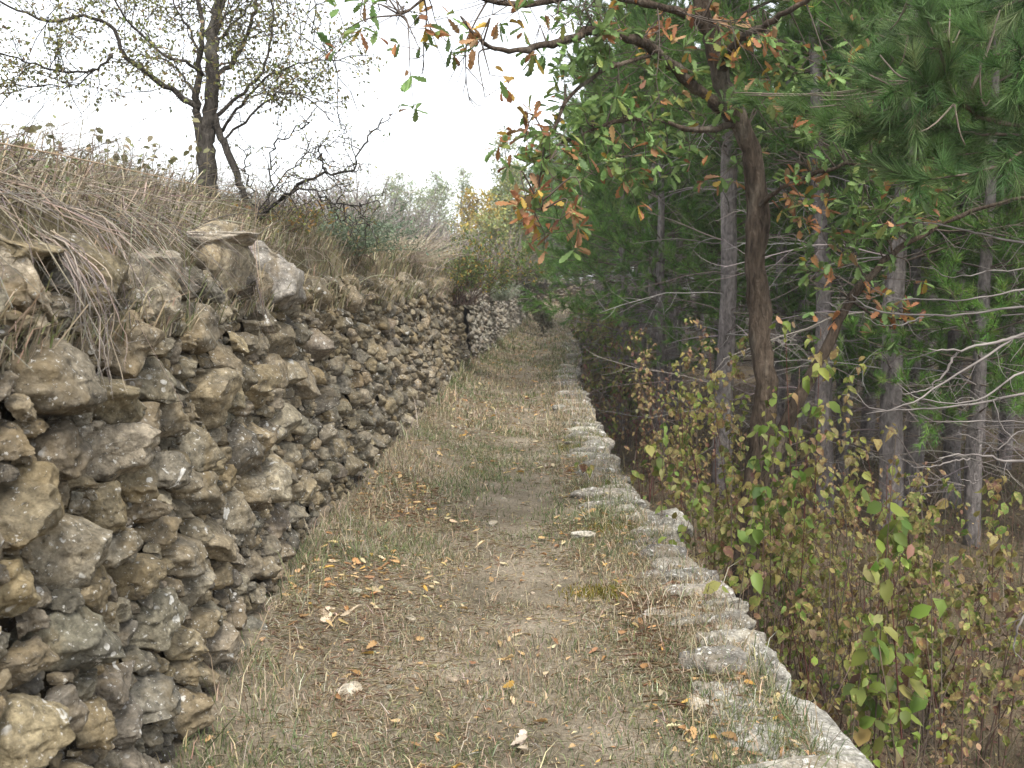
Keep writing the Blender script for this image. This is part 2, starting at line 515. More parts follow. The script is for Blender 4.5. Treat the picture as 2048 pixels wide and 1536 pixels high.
# forest floor and the land around, to the horizon
g = Geo()
gx = np.concatenate([-np.geomspace(900, 8, 24), np.linspace(-6, 14, 81), np.geomspace(15, 900, 30)])
gy = np.concatenate([-np.geomspace(300, 8, 12), np.linspace(-6, 34, 121), np.geomspace(35, 1300, 36)])
XX, YY = np.meshgrid(gx, gy)
ZZ = z_floor(XX, YY)
grid(g, XX, YY, ZZ)
tag(g.build('ground', M_FLOOR), 'brown litter covered forest floor below the path', kind='structure')

# the path
g = Geo()
dd = np.concatenate([np.linspace(-6, 12, 300), np.linspace(12.1, 64, 200)])
ff = np.linspace(-0.10, 0.93, 60)
D2, F2 = np.meshgrid(dd, ff, indexing='ij')
X2 = XL(D2) + F2 * (XR(D2) - XL(D2))
grid(g, X2, D2, z_path(X2, D2))
tag(g.build('path', M_PATH), 'trodden earth path between the two stone walls', kind='structure')

# the bank the wall holds back, rising to the left, and the land past the bend
g = Geo()
oo = np.concatenate([[0.21], np.linspace(0.27, 4, 50), np.geomspace(4.2, 400, 30)])
dd = np.concatenate([np.linspace(-6, 20, 200), np.linspace(20.3, 60.5, 80)])
D2, O2 = np.meshgrid(dd, oo, indexing='ij')
grid(g, XL(D2) - O2, D2, z_bank(O2, D2))
yy = np.concatenate([np.linspace(60.6, 90, 40), np.geomspace(92, 900, 20)])
xx = np.concatenate([-np.geomspace(400, 5, 20), np.linspace(-4, 40, 60)])
X2, Y2 = np.meshgrid(xx, yy)
grid(g, X2, Y2, 1.55 + 0.25 * fbm2(X2, Y2, 0.25, 3, 41) + 0.012 * (Y2 - 60) - 0.6 * np.clip(X2 - 7.5, 0, 8))
tag(g.build('hill', M_BANK), 'grassy bank above the left wall', kind='structure')

# ---------------------------------------------------------------- dry stone walls
VK = 1.7                                     # courses lie flatter than they are tall
def wall_uv(px, py):
    """Where the sight line through a pixel meets the face of the left wall: (d, v)."""
    a, b = P(px, py, 1.0), P(px, py, 2.0)
    best = None
    for d in np.linspace(1.0, 20, 1500):
        p = a + (b - a) * (d - 1)
        e = p[0] - (XL(d) - BATTER * p[2])
        if best is None or abs(e) < best[0]: best = (abs(e), d, p[2])
    return best[1], best[2]

STONE_COLS = [(0.185, 0.160, 0.118), (0.20, 0.166, 0.112), (0.155, 0.138, 0.106), (0.20, 0.163, 0.104), (0.130, 0.116, 0.093), (0.17, 0.143, 0.113), (0.24, 0.207, 0.152)]
STONE_W = [4, 3.4, 3.2, 2.4, 1.9, .2, 1.2]

def scatter(rng, s0, s1, top, rr, tries, seeds, v0=-0.12):
    S = [np.array([s, v * VK, r]) for s, v, r in seeds]
    pts = np.array(S) if S else np.zeros((0, 3))
    for r, k in zip(rr, tries):
        for _ in range(int(k)):
            s = rng.uniform(s0, s1); v = rng.uniform(v0, float(top(s)) + 0.0)
            q = r * rng.uniform(0.85, 1.2)
            if v * VK > float(top(s)) * VK - q * 0.55: v = float(top(s)) - q * 0.55 / VK
            c = np.array([s, v * VK])
            if len(pts):
                near = pts[np.abs(pts[:, 0] - s) < 0.6]
                if len(near) and (np.hypot(near[:, 0] - c[0], near[:, 1] - c[1]) < 0.86 * (near[:, 2] + q)).any(): continue
            pts = np.vstack([pts, [c[0], c[1], q]])
    return pts

def wall_stones(g, pts, rng, place, res, top, bulge=1.0):
    """One rough stone for each cell of the scattered plan."""
    for i, (s, vv, r) in enumerate(pts):
        nb = pts[(np.abs(pts[:, 0] - s) < 3 * r + 0.4) & (np.abs(pts[:, 1] - vv) < 3 * r + 0.4)]
        dq = nb[:, :2] - np.array([s, vv]); dist2 = (dq ** 2).sum(1)
        keep = dist2 > 1e-9
        dq, dist2, rn = dq[keep], dist2[keep], nb[keep, 2]
        nth, nr = res(s)
        th = np.arange(nth) * 2 * math.pi / nth
        u = np.stack([np.cos(th), np.sin(th)], 1)
        dots = u @ dq.T
        lim = (dist2 + r * r - rn ** 2) / 2
        rt = np.where(dots > 1e-6, lim[None] / np.maximum(dots, 1e-6), 1e9).min(1) if len(dq) else np.full(nth, r)
        rt = np.clip(rt, 0.25 * r, 2.2 * r)
        rt = (rt + 0.5 * np.roll(rt, 1) + 0.5 * np.roll(rt, -1)) / 2
        rt = rt * rng.uniform(0.97, 1.10) - 0.003
        big = r > 0.085
        depth = r * rng.uniform(0.38, 0.68) * (1.0 if big else 0.9) * bulge
        t = np.linspace(0, 1.0, nr)
        rho = np.where(t < 0.8, np.sin(np.clip(t / 0.8, 0, 1) * math.pi / 2) ** 0.55, 1.0 - 0.25 * (t - 0.8))
        wz = np.where(t < 0.8, np.cos(np.clip(t / 0.8, 0, 1) * math.pi / 2) ** 0.46, -(t - 0.8) / 0.2 * 1.0)
        loc = np.empty((nr, nth, 3))
        loc[..., 0] = rho[:, None] * (rt * u[:, 0])[None]
        loc[..., 1] = rho[:, None] * (rt * u[:, 1])[None] / VK
        loc[..., 2] = wz[:, None] * depth
        p = loc.reshape(-1, 3)
        for _ in range(rng.integers(9, 15)):
            n = rvec(rng, 1)[0]; n[2] = abs(n[2]) * 0.9 + 0.15; n = n / np.linalg.norm(n)
            h = (p @ n).max() * (rng.uniform(0.5, 0.9) if nth > 20 else rng.uniform(0.42, 0.82))
            e = np.maximum(0, p @ n - h)
            p = p - e[:, None] * n
        tx, ty = rng.normal(0, 0.22), rng.normal(-0.14, 0.18)
        p[:, 2] += tx * p[:, 0] + ty * p[:, 1]
        nd = unit(p * np.array([1, 1, 1.4]) + np.array([0, 0, 0.02]))
        k = 1.0 / max(r, 0.05)
        off = rng.uniform(-90, 90, 3)
        sd = int(rng.integers(1, 9999))
        if nth >= 20:
            lay = fbm(p * np.array([2.0, 9.0, 2.0]) * k * 0.55 + off, 2, sd) * 0.13 * r          # bedding
            dsp = fbm(p * k * 1.1 + off, 2, sd + 1) * 0.13 * r + (np.abs(fbm(p * k * 2.3 + off, 3, sd + 2)) - 0.25) * -0.11 * r + lay
            if nth >= 36: dsp = dsp + fbm(p * 42 + off, 3, sd + 3) * 0.009
        else:
            dsp = fbm(p * k * 1.3 + off, 2, sd + 1) * 0.24 * r
        p = p + nd * dsp[:, None]
        w0 = rng.normal(0, 0.012) + (0.012 if big else -0.012)
        xyz = place(s + p[:, 0], vv / VK + p[:, 1], p[:, 2] + w0)
        a = np.arange(nr - 1)[:, None] * nth; j = np.arange(nth)[None]; kx = (j + 1) % nth
        q = np.stack([a + j, a + nth + j, a + nth + kx, a + kx], -1).reshape(-1, 4)
        c = pick(rng, 1, STONE_COLS, STONE_W, 0.14, 0.08)[0]
        g.add(xyz, None, q, c)

def place_left(s, v, w):
    return np.stack([XL(s) - BATTER * v + w, s, v + path_lift(s)], 1)

# near wall: the large stones where the photograph has them, the rest filled in between
SEED_PX = [(105, 755, 205, 190), (267, 690, 118, 165), (400, 655, 190, 145), (322, 602, 115, 36), (416, 795, 108, 112), (507, 778, 85, 80),
           (335, 850, 60, 105), (392, 892, 110, 70), (480, 900, 90, 125), (555, 675, 70, 50), (305, 765, 95, 60), (220, 905, 135, 90), (545, 740, 60, 45),
           (62, 1010, 130, 170), (137, 1100, 165, 122), (215, 1022, 108, 90), (354, 1100, 80, 88), (420, 1078, 55, 75), (40, 1180, 92, 170),
           (135, 1275, 100, 150), (312, 1240, 110, 80), (272, 1155, 100, 70), (437, 1287, 57, 72), (120, 1430, 120, 110), (300, 1400, 90, 90),
           (30, 880, 60, 80), (630, 690, 60, 60), (600, 760, 75, 55), (640, 800, 70, 60), (560, 850, 75, 70), (540, 960, 80, 80), (640, 590, 70, 60),
           (700, 600, 60, 45), (760, 600, 50, 40), (470, 1010, 90, 60), (395, 985, 80, 60), (60, 590, 110, 40), (40, 640, 90, 40), (180, 575, 150, 60),
           (230, 1380, 80, 100), (50, 1330, 90, 90)]
seeds = []
for px, py, w, h in SEED_PX:
    d, v = wall_uv(px, py)
    d2, _ = wall_uv(px + w / 2, py); d1, _ = wall_uv(px - w / 2, py) if px - w / 2 > -40 else (d - (d2 - d), 0)
    sw = abs(d2 - d1); sh = h / F * math.hypot(d, XL(d)) * 1.0
    r = 0.5 * math.sqrt(max(sw, .05) * max(sh * VK, .05)) * 0.88
    seeds.append((d, v, min(r, 0.19)))
rng = rngs(7)
ok = []
for s in seeds:
    if all(math.hypot(s[0] - o[0], (s[1] - o[1]) * VK) > 0.7 * (s[2] + o[2]) for o in ok): ok.append(s)
pts = scatter(rng, 1.2, 18.7, wall_top, (0.115, 0.088, 0.068, 0.050, 0.036), (500, 2000, 6000, 12000, 16000), ok)
for r in (0.030, 0.023):                      # packing chips in the joints that show
    for _ in range(9000):
        s = rng.uniform(1.8, 8.5); v = rng.uniform(-.05, float(wall_top(s)) - .05); q = r * rng.uniform(.85, 1.2)
        near = pts[np.abs(pts[:, 0] - s) < .4]
        if (np.hypot(near[:, 0] - s, near[:, 1] - v * VK) < .84 * (near[:, 2] + q)).any(): continue
        pts = np.vstack([pts, [s, v * VK, q]])
g = Geo()
res = lambda s: (76, 34) if s < 3.6 else (40, 20) if s < 5.5 else (28, 14) if s < 9 else (18, 9)
wall_stones(g, pts, rng, place_left, res, wall_top)
ss = np.linspace(1.0, 18.9, 180); vv = np.linspace(-0.2, 1.0, 24)
S2, V2 = np.meshgrid(ss, vv, indexing='ij')
Vh = np.where(V2 > 0, V2 * (wall_top(S2) - 0.10), V2)
grid(g, XL(S2) - BATTER * Vh - 0.115 + 0.02 * fbm2(S2, Vh, 9, 2, 3), S2, Vh, (0.06, 0.048, 0.034))
wall = thing('dry_stone_wall', 'tall rubble stone wall along the near left of the path, hung with dry roots', 'wall', (-1.1, 9, 0))
g.build('rubble_face', M_STONE, wall)

# big irregular stones along the top of the near wall
def boulder(name, px, py, d, rpx, ry, label, seed, col, tilt=(0, 0), parent=None, yaw=0.0, sink=0.0, planes=11):
    c = P(px, py, d)
    rx, rz = rpx[0] / F * d, rpx[1] / F * d
    b = Geo()
    rock(b, c - np.array([sink, 0, 0]), (ry, rx, rz), seed, 56, 36, col, 0.22, planes, yaw, tilt, 0.6)
    o = b.build(name, M_STONE, parent)
    if label: o['label'] = label
    return o
# rx is measured along the wall, so a stone seen at a slant is longer than it looks
boulder('capstone', 428, 525, 4.75, (115, 72), 0.20, 'large block at the corner, the highest stone of the wall', 27, (0.29, 0.25, 0.18), (0.0, 0.0), wall, 0, 0.02)
boulder('capstone', 425, 478, 4.72, (112, 17), 0.19, 'thin ledge lying on the large corner block', 12, (0.34, 0.30, 0.24), (0.0, 0.03), wall, 0, 0.0)
boulder('capstone', 545, 555, 5.75, (95, 66), 0.19, 'rounded grey block speckled with lichen beside the corner block', 13, (0.25, 0.23, 0.20), (0.05, 0), wall, 0, 0.03)
boulder('capstone', 300, 535, 3.85, (110, 50), 0.18, 'grey stained block left of the corner block', 18, (0.26, 0.235, 0.19), (0, 0), wall, 0, 0.07)
boulder('capstone', 150, 540, 3.15, (190, 50), 0.22, 'long grey block under the dry stems', 15, (0.25, 0.235, 0.20), (0, 0.02), wall, 0, 0.08)
boulder('capstone', 30, 555, 2.72, (55, 66), 0.10, 'pale leaning slab at the left end', 16, (0.44, 0.38, 0.29), (-0.5, -0.55), wall, 0, 0.0)
boulder('capstone', 40, 500, 2.75, (130, 30), 0.22, 'flat tan slab under the straw', 17, (0.33, 0.27, 0.17), (0, 0), wall, 0, 0.12)

# second stretch, beyond the dead bush
top2 = lambda d: np.interp(d, [19, 25, 40, 62], [1.46, 1.45, 1.30, 1.15])
rng = rngs(8)
pts = scatter(rng, 19.3, 60.0, lambda s: float(top2(s)), (0.12, 0.09, 0.068, 0.05), (1200, 5000, 9000, 9000), [])
g = Geo()
_sc = STONE_COLS[:]; STONE_COLS[:] = [(0.27, 0.25, 0.21), (0.24, 0.22, 0.185), (0.30, 0.275, 0.235), (0.20, 0.183, 0.155), (0.26, 0.23, 0.185), (0.22, 0.20, 0.17), (0.34, 0.315, 0.27)]
wall_stones(g, pts, rng, lambda s, v, w: place_left(s, v, w) + np.array([0.10, 0, 0]), lambda s: (14, 7) if s < 40 else (10, 5), top2, 1.1)
STONE_COLS[:] = _sc
ss = np.linspace(19.2, 60.5, 120)
S2, V2 = np.meshgrid(ss, vv, indexing='ij'); Vh = np.where(V2 > 0, V2 * (top2(S2) - 0.05), V2)
grid(g, XL(S2) - BATTER * Vh + 0.05, S2, Vh + path_lift(S2), (0.10, 0.08, 0.055))
o = g.build('dry_stone_wall', M_STONE, None, (-0.6, 27, 0))
tag(o, 'paler wall of small stones further along the path, beyond the dead bush', 'wall')

# the wall that closes the view at the bend
rng = rngs(9)
top3 = lambda s: 1.12
top3 = lambda s: 1.12
X0 = 0.9
pts = scatter(rng, 0, 8.0, top3, (0.16, 0.12, 0.085), (500, 1500, 2500), [])
g = Geo()
plc = lambda s, v, w: np.stack([X0 + s, 61.2 - 0.28 * s + BATTER * v - w, v + path_lift(60.0) - 0.02], 1)
wall_stones(g, pts, rng, plc, lambda s: (10, 5), top3, 1.1)
S2, V2 = np.meshgrid(np.linspace(-0.2, 8.2, 30), np.linspace(-0.3, 1.05, 8), indexing='ij')
pp = plc(S2.ravel(), V2.ravel(), np.full(S2.size, -0.06)).reshape(*S2.shape, 3)
grid(g, pp[..., 0], pp[..., 1], pp[..., 2], (0.10, 0.08, 0.055))
tag(g.build('dry_stone_wall', M_STONE, None, (4, 61, 0)), 'low shaded wall closing the view where the path bends away', 'wall')

# ---------------------------------------------------------------- retaining wall along the path's right edge
g = Geo()
rng = rngs(31)
EC = [(0.25, 0.232, 0.195), (0.21, 0.197, 0.168), (0.29, 0.268, 0.225), (0.17, 0.157, 0.135)]
d = 1.0; i = 0
while d < 60:
    near = d < 14
    ry = rng.uniform(0.045, 0.13) if near else rng.uniform(0.12, 0.3)
    if d > 30: ry *= 1.5
    d += ry * 0.76
    if abs(d - 3.75) < 0.50: d += ry * 0.9; continue
    rx = rng.uniform(0.13, 0.27); rz = rng.uniform(0.06, 0.09)
    jut = rng.normal(0, 0.025) + (0.07 if 6.6 < d < 7.3 else 0.0)
    x = float(XR(d)) - rx * 0.82 + jut
    z = float(path_lift(d)) + rng.uniform(-0.052, -0.022) - (0.02 if rng.random() < .3 else 0)
    nu, nv = (44, 24) if d < 8 else (22, 14) if d < 16 else (12, 8)
    rock(g, (x, d, z), (rx, ry, rz), 500 + i, nu, nv, pick(rng, 1, EC, [3, 3, 2, 1.5], .18, .05)[0], 0.2, 10, rng.normal(0.12, 0.14), (rng.normal(0, .06), rng.normal(0, .1)), 0.55)
    d += ry * 0.76; i += 1
# courses below
for row in range(6):
    d = 1.0
    while d < 40:
        ry = rng.uniform(0.09, 0.22) * (1 if d < 16 else 1.5); d += ry * 0.9
        z = -0.19 - 0.2 * row + rng.normal(0, 0.02)
        x = float(XR(d)) - 0.14 + 0.022 * row + rng.normal(0, 0.02)
        nu, nv = (22, 14) if d < 10 else (12, 8)
        rock(g, (x, d, z + float(path_lift(d))), (rng.uniform(.13, .2), ry, rng.uniform(.09, .125)), 2000 + i, nu, nv, pick(rng, 1, STONE_COLS, STONE_W, .1, .08)[0], 0.2, 8, rng.normal(0, .1), (0, 0), 0.6)
        d += ry * 0.9; i += 1
ret = thing('retaining_wall', 'pale lichen spotted stone edging holding up the right side of the path', 'wall', (1.1, 8, 0))
g.build('edging_courses', M_EDGE, ret)
def edge_block(px, py, d, r, seed, label, yaw=0.0, tilt=(0, 0)):
    b = Geo(); c = P(px, py, d)
    rock(b, c, r, seed, 80, 48, (0.30, 0.285, 0.245), 0.17, 9, yaw, tilt, 0.55)
    o = b.build('edging_block', M_EDGE, ret); o['label'] = label
edge_block(1548, 1490, 3.74, (0.27, 0.46, 0.13), 74, 'largest white block, nearest on the edge', 0.10, (-0.10, 0.0))
edge_block(1500, 1345, 4.45, (0.16, 0.14, 0.10), 72, 'smooth grey block behind the largest white one', 0.1)
edge_block(1335, 1065, 7.0, (0.17, 0.26, 0.11), 73, 'upturned grey block jutting out where the edge steps', -0.25, (0.30, 0.1))
# ---------------------------------------------------------------- grass, leaves and stones on the path
rng = rngs(51)
def on_path(n, d0, d1, f0=0.0, f1=1.0, power=1.0):
    d = d0 + (d1 - d0) * rng.random(n) ** power
    f = rng.uniform(f0, f1, n)
    x = XL(d) + f * (XR(d) - XL(d))
    return x, d, f

GCOL = [(0.43, 0.35, 0.235), (0.34, 0.275, 0.18), (0.155, 0.17, 0.085), (0.20, 0.145, 0.095), (0.115, 0.135, 0.07), (0.45, 0.40, 0.31)]
def grass_patch(g, n, d0, d1, h, w, f0=0.02, f1=0.97, power=1.0, bend=0.6, green=1.0, thin=0.5, lift=0.0):
    x, d, f = on_path(n, d0, d1, f0, f1, power)
    m = fbm2(x, d, 1.3, 3, 61); m2 = fbm2(x, d, 3.5, 2, 63)
    keep = rng.random(n) < np.clip(0.72 + 1.0 * m + 0.9 * m2 - thin * np.exp(-((f - .55 - .1 * m2) / .17) ** 2), 0.06, 1)
    x, d, f, m2 = x[keep], d[keep], f[keep], m2[keep]; k = len(x)
    pos = np.stack([x, d, z_path(x, d) - 0.004 + lift], 1)
    gr = fbm2(x, d, 0.9, 3, 66)
    a = pick(rng, k, GCOL, [4, 3, 2 * green, 2, 1.3 * green, 2], 0.2)
    b = pick(rng, k, [(0.13, 0.165, 0.075), (0.18, 0.20, 0.09), (0.10, 0.13, 0.06)], [1, 1, 1], 0.2)
    sel = rng.random(k) < np.clip(0.24 + 1.5 * gr, 0, 0.8) * green
    col = np.where(sel[:, None], b, a)
    ht = h * rng.lognormal(0, 0.45, k)
    lean = rng.normal(0, 0.6, (k, 3)); lean[:, 2] = rng.uniform(-.1, .3, k)
    blades(g, pos, lean, ht, w * rng.uniform(.6, 1.4, k), col, rng, bend)

g = Geo()
grass_patch(g, 60000, 2.7, 6.5, 0.030, 0.0035, 0.0, 0.97, 0.85)
grass_patch(g, 45000, 6, 12, 0.035, 0.0050, 0.0, 0.97, 0.9)
grass_patch(g, 30000, 11, 26, 0.045, 0.010, 0.0, 0.99)
grass_patch(g, 16000, 24, 62, 0.06, 0.022, 0.0, 1.0)
grass_patch(g, 3600, 2.7, 12, 0.065, 0.0038, 0.0, 0.16, 0.9, 0.7, 0.7, 0)      # longer at the foot of the wall
grass_patch(g, 550, 2.7, 12, 0.13, 0.0035, 0.0, 0.11, 0.9, 0.8, 0.4, 0)
grass_patch(g, 2500, 12, 40, 0.12, 0.010, 0.0, 0.12, 0.9, 0.8, 0.9, 0)
grass_patch(g, 7000, 2.7, 14, 0.06, 0.0035, 0.78, 0.99, 1, 0.7, 0.8, 0)
grass_patch(g, 6000, 2.9, 14, 0.05, 0.0035, 0.80, 0.97, 1, 0.7, 0.9, 0, 0.022)
grass_patch(g, 4000, 12, 40, 0.06, 0.010, 0.78, 1.0, 1, 0.7, 0.9, 0, 0.025)
# flattened thatch lying every way
def thatch(g, n, d0, d1, L, w, f0=0.02, f1=0.96, cols=None):
    x, d, f = on_path(n, d0, d1, f0, f1)
    kp = rng.random(n) < np.clip(.5 + 1.1 * fbm2(x, d, 2.2, 3, 77) - .45 * np.exp(-((f - .55) / .15) ** 2), .08, 1)
    x, d = x[kp], d[kp]; n = len(x)
    p = np.stack([x, d, z_path(x, d) + rng.uniform(0.002, 0.014, n)], 1)
    az = rng.uniform(0, 2 * math.pi, n)
    dr = np.stack([np.cos(az), np.sin(az), rng.normal(0, .12, n)], 1)
    cols = cols or [(0.44, 0.37, 0.25), (0.34, 0.28, 0.18), (0.26, 0.19, 0.12), (0.5, 0.46, 0.36)]
    leaves(g, p, dr, np.array([0, 0, 1.0]), L * rng.uniform(.5, 1.5, n), np.full(n, w), pick(rng, n, cols, [3, 3, 2, 1.5], .2), 'small')
thatch(g, 36000, 2.7, 7, 0.05, 0.004)
thatch(g, 16000, 6, 14, 0.06, 0.006)
thatch(g, 8000, 13, 30, 0.09, 0.014)
thatch(g, 2200, 3.8, 5.4, 0.10, 0.003, 0.76, 0.93, [(0.34, 0.23, 0.15), (0.42, 0.30, 0.19), (0.28, 0.19, 0.12), (0.46, 0.37, 0.25)])  # pine needles by the edge
thatch(g, 2600, 3.6, 8, 0.06, 0.004, 0.03, 0.25, [(0.25, 0.16, 0.11), (0.30, 0.20, 0.13), (0.2, 0.13, 0.09), (0.35, 0.26, 0.17)])
tag(g.build('dry_grass', M_GRASS), 'short dry grass and thatch covering the path', kind='stuff')

# moss cushions among the edging stones
g = Geo()
for px, py, d in ((1205, 1195, 5.35), (1225, 1070, 6.7), (1175, 880, 10.8), (1160, 905, 10.2)):
    c = P(px, py, d); n = 900
    a = rng.normal(0, 1, (n, 2)) * np.array([0.075, 0.06]) * (1 + d * .03)
    x, y = c[0] + a[:, 0], c[1] + a[:, 1]
    blades(g, np.stack([x, y, z_path(x, y)], 1), rng.normal(0, .4, (n, 3)), rng.uniform(.012, .035, n), np.full(n, .004 + .0004 * d), pick(rng, n, [(0.16, 0.15, 0.03), (0.22, 0.17, 0.04)], [1, 1], .2), rng)
tag(g.build('moss', M_GRASS), 'yellow green moss between the edging stones', kind='stuff')

# fallen leaves
LCOL = [(0.46, 0.30, 0.14), (0.50, 0.36, 0.19), (0.38, 0.22, 0.10), (0.55, 0.45, 0.29), (0.30, 0.17, 0.09), (0.52, 0.33, 0.09)]
g = Geo()
def litter(g, n, d0, d1, L, f0=0.03, f1=0.95, tpl='oak', power=1.0):
    x, d, f = on_path(n, d0, d1, f0, f1, power)
    m = fbm2(x, d, 1.1, 2, 71)
    k = rng.random(n) < np.clip(.6 + m * 1.2, .1, 1)
    x, d = x[k], d[k]; n = len(x)
    p = np.stack([x, d, z_path(x, d) + rng.uniform(0.008, 0.022, n)], 1)
    az = rng.uniform(0, 2 * math.pi, n)
    dr = np.stack([np.cos(az), np.sin(az), rng.normal(0, .25, n)], 1)
    nr = np.stack([rng.normal(0, .4, n), rng.normal(0, .4, n), np.ones(n)], 1)
    l = L * rng.uniform(.5, 1.35, n)
    leaves(g, p, dr, nr, l, l * rng.uniform(.4, .62, n), pick(rng, n, LCOL, [3, 3, 2, 2, 2, 1], .15), tpl, rng.uniform(-1.5, 3.0, n))
litter(g, 900, 2.8, 7, 0.052)
litter(g, 700, 6, 14, 0.062)
litter(g, 2600, 2.8, 9, 0.020, tpl='small')
litter(g, 500, 2.8, 9, 0.05, 0.74, 0.95)
litter(g, 700, 13, 34, 0.075, tpl='oval')
litter(g, 420, 4, 8, 0.055, 0.02, 0.22)
tag(g.build('fallen_leaves', M_DRY), 'scattered brown oak leaves on the path', kind='stuff')

# small stones trodden into the earth
g = Geo()
x, d, f = on_path(240, 2.8, 14, .15, .92)
for i in range(len(x)):
    s = float(np.clip(rng.lognormal(-4.6, .45), .005, .028))
    rock(g, (x[i], d[i], float(z_path(x[i], d[i])) + s * .1), (s * 1.3, s, s * .6), 3000 + i, 10, 7, pick(rng, 1, [(0.27, 0.24, 0.19), (0.21, 0.185, 0.145), (0.34, 0.30, 0.25)], [2, 2, 1], .15)[0], .2, 6, i * .7)
tag(g.build('gravel', M_STONE), 'small pale stones trodden into the path', kind='stuff')

# single things lying on the path
def path_point(px, py):
    a, b = P(px, py, 1.0), P(px, py, 2.0)
    for d in np.linspace(2, 60, 6000):
        p = a + (b - a) * (d - 1)
        if p[2] <= float(z_path(p[0], d)): return p
    return p
def loose_stone(px, py, r, seed, label, col=(0.42, 0.37, 0.29)):
    c = path_point(px, py); b = Geo()
    rock(b, c + np.array([0, 0, r[2] * .3]), r, seed, 32, 20, col, 0.2, 9, seed * 1.3, (0, 0), 0.6)
    tag(b.build('stone', M_STONE, None, tuple(c)), label, 'stone', 'loose stones on the path')
loose_stone(700, 1385, (0.050, 0.035, 0.026), 3, 'rounded pale stone in the grass near the foot of the tall wall')
loose_stone(820, 1240, (0.045, 0.022, 0.018), 4, 'narrow tan stone beside the dry oak sprig')
loose_stone(1165, 1075, (0.085, 0.05, 0.030), 5, 'pale lump half buried beside the mossy edging', (0.46, 0.43, 0.36))
loose_stone(1395, 1415, (0.055, 0.04, 0.030), 6, 'knobbly cream stone beside the largest white edging block', (0.46, 0.41, 0.33))
loose_stone(905, 1362, (0.035, 0.025, 0.016), 7, 'small flat pinkish stone in the middle of the path', (0.48, 0.40, 0.32))
loose_stone(985, 1050, (0.05, 0.03, 0.02), 8, 'little grey stone in the worn middle of the path', (0.40, 0.37, 0.31))
def leaf_thing(name, px, py, label, cat, L, n, spread, col, seed, stalk=0.0):
    c = path_point(px, py); r2 = rngs(seed); b = Geo()
    az = r2.uniform(0, 2 * math.pi, n) if n > 1 else np.array([0.8])
    dr = np.stack([np.cos(az), np.sin(az), r2.uniform(.05, .6, n)], 1)
    p = c + np.array([0, 0, .02]) + r2.normal(0, spread, (n, 3)) * np.array([1, 1, .3])
    nr = np.stack([r2.normal(0, .5, n), r2.normal(0, .5, n), np.ones(n)], 1)
    leaves(b, p, dr, nr, L * r2.uniform(.8, 1.2, n), L * .5 * r2.uniform(.8, 1.2, n), pick(r2, n, col, [1] * len(col), .1), 'oak', r2.uniform(1, 3, n))
    if stalk:
        q = np.array([c + np.array([0.01, .05, .03]), c + np.array([-.005, -.02, .035]), c + np.array([-.02, -stalk * .6, .02]), c + np.array([-.035, -stalk, .012])])
        tube(b, q, [.003, .0025, .002, .0018], 6, (0.55, 0.42, 0.24))
    tag(b.build(name, M_DRY, None, tuple(c)), label, cat)
leaf_thing('oak_sprig', 675, 1245, 'dry beige oak sprig of several leaves with its stalk, by the wall foot', 'leaf sprig', 0.085, 9, 0.03, [(0.55, 0.44, 0.32), (0.60, 0.49, 0.36)], 81, 0.16)
leaf_thing('fallen_leaf', 1030, 1502, 'curled pale oak leaf standing up at the bottom of the path', 'leaf', 0.075, 3, 0.01, [(0.55, 0.48, 0.38)], 82)
leaf_thing('fallen_leaf', 1000, 1335, 'bright tan leaf lying alone in the middle of the path', 'leaf', 0.07, 1, 0.0, [(0.56, 0.40, 0.20)], 83)
leaf_thing('fallen_leaf', 950, 1103, 'long pale leaf lying across the path centre', 'leaf', 0.10, 1, 0.0, [(0.60, 0.48, 0.30)], 84)

